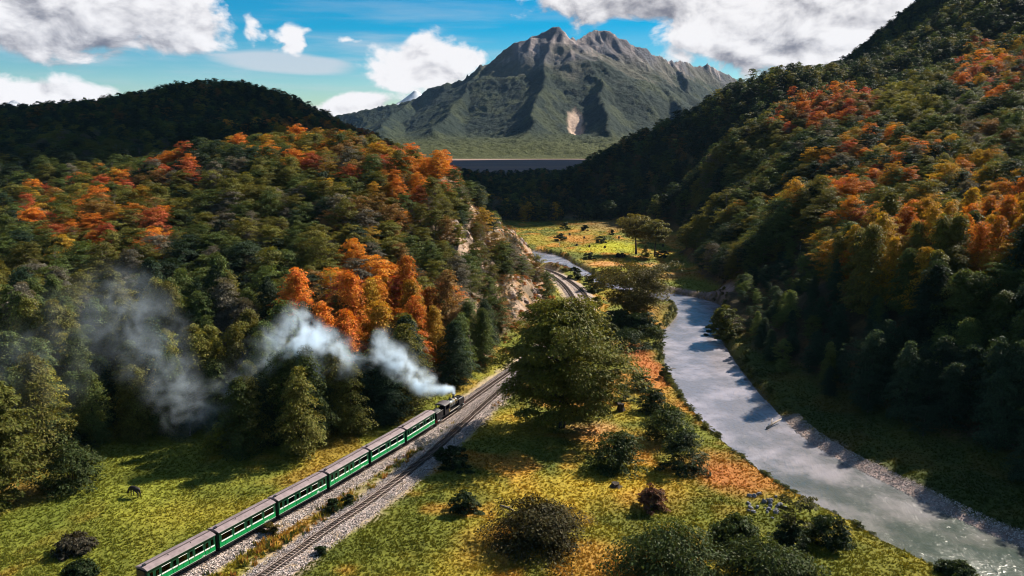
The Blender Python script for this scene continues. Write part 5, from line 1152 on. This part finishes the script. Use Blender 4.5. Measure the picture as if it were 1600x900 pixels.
# ------------------------------------------------------------------ smoke
def smoke():
    ch = Vector((LLOC[0] + 2.62 * math.cos(LRZ), LLOC[1] + 2.62 * math.sin(LRZ), RAIL_TOP + 3.2))
    key = [(tuple(ch), .28, 3.0), (tuple(ch + Vector((-.2, 0, .9))), .5, 2.4)]
    for px, py, Y, r, d in [(688, 611, 135.5, 1.0, 1.6), (674, 607, 134.5, 1.7, 1.3), (660, 600, 133.5, 2.6, 1.1), (645, 588, 132, 3.3, .85), (625, 572, 131, 4.0, .62), (602, 552, 130, 4.0, .42), (588, 562, 129, 2.6, .3), (556, 570, 128, 3.4, .22), (530, 568, 127, 3.2, .28), (505, 552, 127, 4.6, .55), (475, 530, 126.5, 5.2, .65), (458, 512, 126, 4.4, .45),
                              (448, 538, 126, 4.2, .4), (425, 552, 125.5, 4.0, .22), (398, 565, 125, 4.2, .05), (365, 605, 121, 4.5, .05), (330, 640, 118, 4.5, .06), (290, 632, 118, 5.5, .065), (258, 580, 120, 7.0, .034), (225, 520, 122, 8.5, .040), (190, 480, 123, 9.0, .032), (150, 490, 122, 9.0, .018), (100, 540, 118, 9.5, .012), (50, 590, 114, 9.5, .010), (10, 620, 112, 9.5, .008)]:
        key.append((AT(px, py, Y), r, d))
    for px, py, Y, r, d in [(640, 610, 132, 1.8, .45), (610, 590, 131, 1.7, .45)]: pass
    P = np.array([k[0] for k in key]); R_ = np.array([k[1] for k in key]); D = np.array([k[2] for k in key]); t = np.linspace(0, len(P) - 1, 420); i = np.arange(len(P))
    pts = np.stack([np.interp(t, i, P[:, k]) for k in range(3)], 1); rr = np.interp(t, i, R_); dd = np.interp(t, i, D)
    lo, hi = (pts - rr[:, None] * 1.3).min(0), (pts + rr[:, None] * 1.3).max(0)
    me = bpy.data.meshes.new('smoke'); me.vertices.add(len(pts)); me.vertices.foreach_set('co', pts.astype(np.float32).ravel())
    for an, d in (('rad', rr), ('den', dd)): a = me.attributes.new(an, 'FLOAT', 'POINT'); a.data.foreach_set('value', d.astype(np.float32))
    ng = bpy.data.node_groups.new('smoke', 'GeometryNodeTree'); ng.interface.new_socket('Geometry', in_out='INPUT', socket_type='NodeSocketGeometry'); ng.interface.new_socket('Geometry', in_out='OUTPUT', socket_type='NodeSocketGeometry')
    N, L = ng.nodes, ng.links; gi, go = N.new('NodeGroupInput'), N.new('NodeGroupOutput')
    pos = N.new('GeometryNodeInputPosition')
    nz = N.new('ShaderNodeTexNoise'); nz.inputs['Scale'].default_value = .15; nz.inputs['Detail'].default_value = 6; L.new(pos.outputs[0], nz.inputs['Vector'])
    sub = N.new('ShaderNodeVectorMath'); sub.operation = 'SUBTRACT'; L.new(nz.outputs['Color'], sub.inputs[0]); sub.inputs[1].default_value = (.5, .5, .5)
    mad = N.new('ShaderNodeVectorMath'); mad.operation = 'SCALE'; L.new(sub.outputs[0], mad.inputs[0]); mad.inputs['Scale'].default_value = 9.0
    # the warp grows away from the chimney
    dist0 = N.new('ShaderNodeVectorMath'); dist0.operation = 'DISTANCE'; L.new(pos.outputs[0], dist0.inputs[0]); dist0.inputs[1].default_value = tuple(ch)
    mr0 = N.new('ShaderNodeMapRange'); L.new(dist0.outputs['Value'], mr0.inputs[0]); mr0.inputs[1].default_value = .5; mr0.inputs[2].default_value = 7.5
    mad2 = N.new('ShaderNodeVectorMath'); mad2.operation = 'SCALE'; L.new(mad.outputs[0], mad2.inputs[0]); L.new(mr0.outputs[0], mad2.inputs['Scale'])
    wp = N.new('ShaderNodeVectorMath'); wp.operation = 'ADD'; L.new(pos.outputs[0], wp.inputs[0]); L.new(mad2.outputs[0], wp.inputs[1])
    sn = N.new('GeometryNodeSampleNearest'); sn.domain = 'POINT'; L.new(gi.outputs[0], sn.inputs['Geometry']); L.new(wp.outputs[0], sn.inputs['Sample Position'])
    def samp(nm, ty):
        if nm: q = N.new('GeometryNodeInputNamedAttribute'); q.data_type = ty; q.inputs['Name'].default_value = nm; src = q.outputs['Attribute']
        else: src = N.new('GeometryNodeInputPosition').outputs[0]
        s = N.new('GeometryNodeSampleIndex'); s.data_type = ty; s.domain = 'POINT'; L.new(gi.outputs[0], s.inputs['Geometry']); L.new(src, s.inputs['Value']); L.new(sn.outputs[0], s.inputs['Index']); return s.outputs[0]
    dv = N.new('ShaderNodeVectorMath'); dv.operation = 'DISTANCE'; L.new(wp.outputs[0], dv.inputs[0]); L.new(samp(None, 'FLOAT_VECTOR'), dv.inputs[1])
    d = V(ng, dv.outputs['Value']) / V(ng, samp('rad', 'FLOAT')); fall = d.smooth(1.0, .1)
    n2 = N.new('ShaderNodeTexNoise'); n2.inputs['Scale'].default_value = .34; n2.inputs['Detail'].default_value = 5; n2.inputs['Roughness'].default_value = .62; L.new(wp.outputs[0], n2.inputs['Vector'])
    nn_ = V(ng, n2.outputs['Fac']).smooth(.44, .70)
    near = V(ng, mr0.outputs[0]); w = nn_ * near + (near * -1 + 1)
    den = fall * w * V(ng, samp('den', 'FLOAT')) * 1.0
    vc = N.new('GeometryNodeVolumeCube'); L.new(den.s, vc.inputs['Density']); vc.inputs['Min'].default_value = tuple(lo); vc.inputs['Max'].default_value = tuple(hi)
    for k, nm in enumerate(('Resolution X', 'Resolution Y', 'Resolution Z')): vc.inputs[nm].default_value = int((hi - lo)[k] / .38)
    sm = N.new('GeometryNodeSetMaterial'); L.new(vc.outputs[0], sm.inputs[0]); L.new(sm.outputs[0], go.inputs[0])
    m, nt, out = new_mat('smoke'); pv = nt.nodes.new('ShaderNodeVolumePrincipled'); pv.inputs['Color'].default_value = (.74, .87, 1.0, 1); pv.inputs['Density'].default_value = 1.9; pv.inputs['Anisotropy'].default_value = .2
    nt.links.new(pv.outputs[0], out.inputs['Volume']); sm.inputs['Material'].default_value = m
    o = link(bpy.data.objects.new('smoke', me)); me.materials.append(m); o.modifiers.new('smoke', 'NODES').node_group = ng; tag(o, 'white and bluish locomotive smoke drifting over the trees', 'smoke', None, 'stuff')
smoke()

# ------------------------------------------------------------------ air
HAZE_ON = True
def air():
    m, nt, out = new_mat('haze'); pv = nt.nodes.new('ShaderNodeVolumePrincipled'); pv.inputs['Color'].default_value = (.36, .62, 1.0, 1); pv.inputs['Density'].default_value = HAZE; pv.inputs['Anisotropy'].default_value = 0.0
    nt.links.new(pv.outputs[0], out.inputs['Volume'])
    o = MB().box(-3200, 3600, -400, 6400, -8, 830).build('haze', m); tag(o, 'thin bluish air between the hills and the mountain', 'haze', None, 'stuff')
HAZE = 1.5e-5
if HAZE_ON: air()
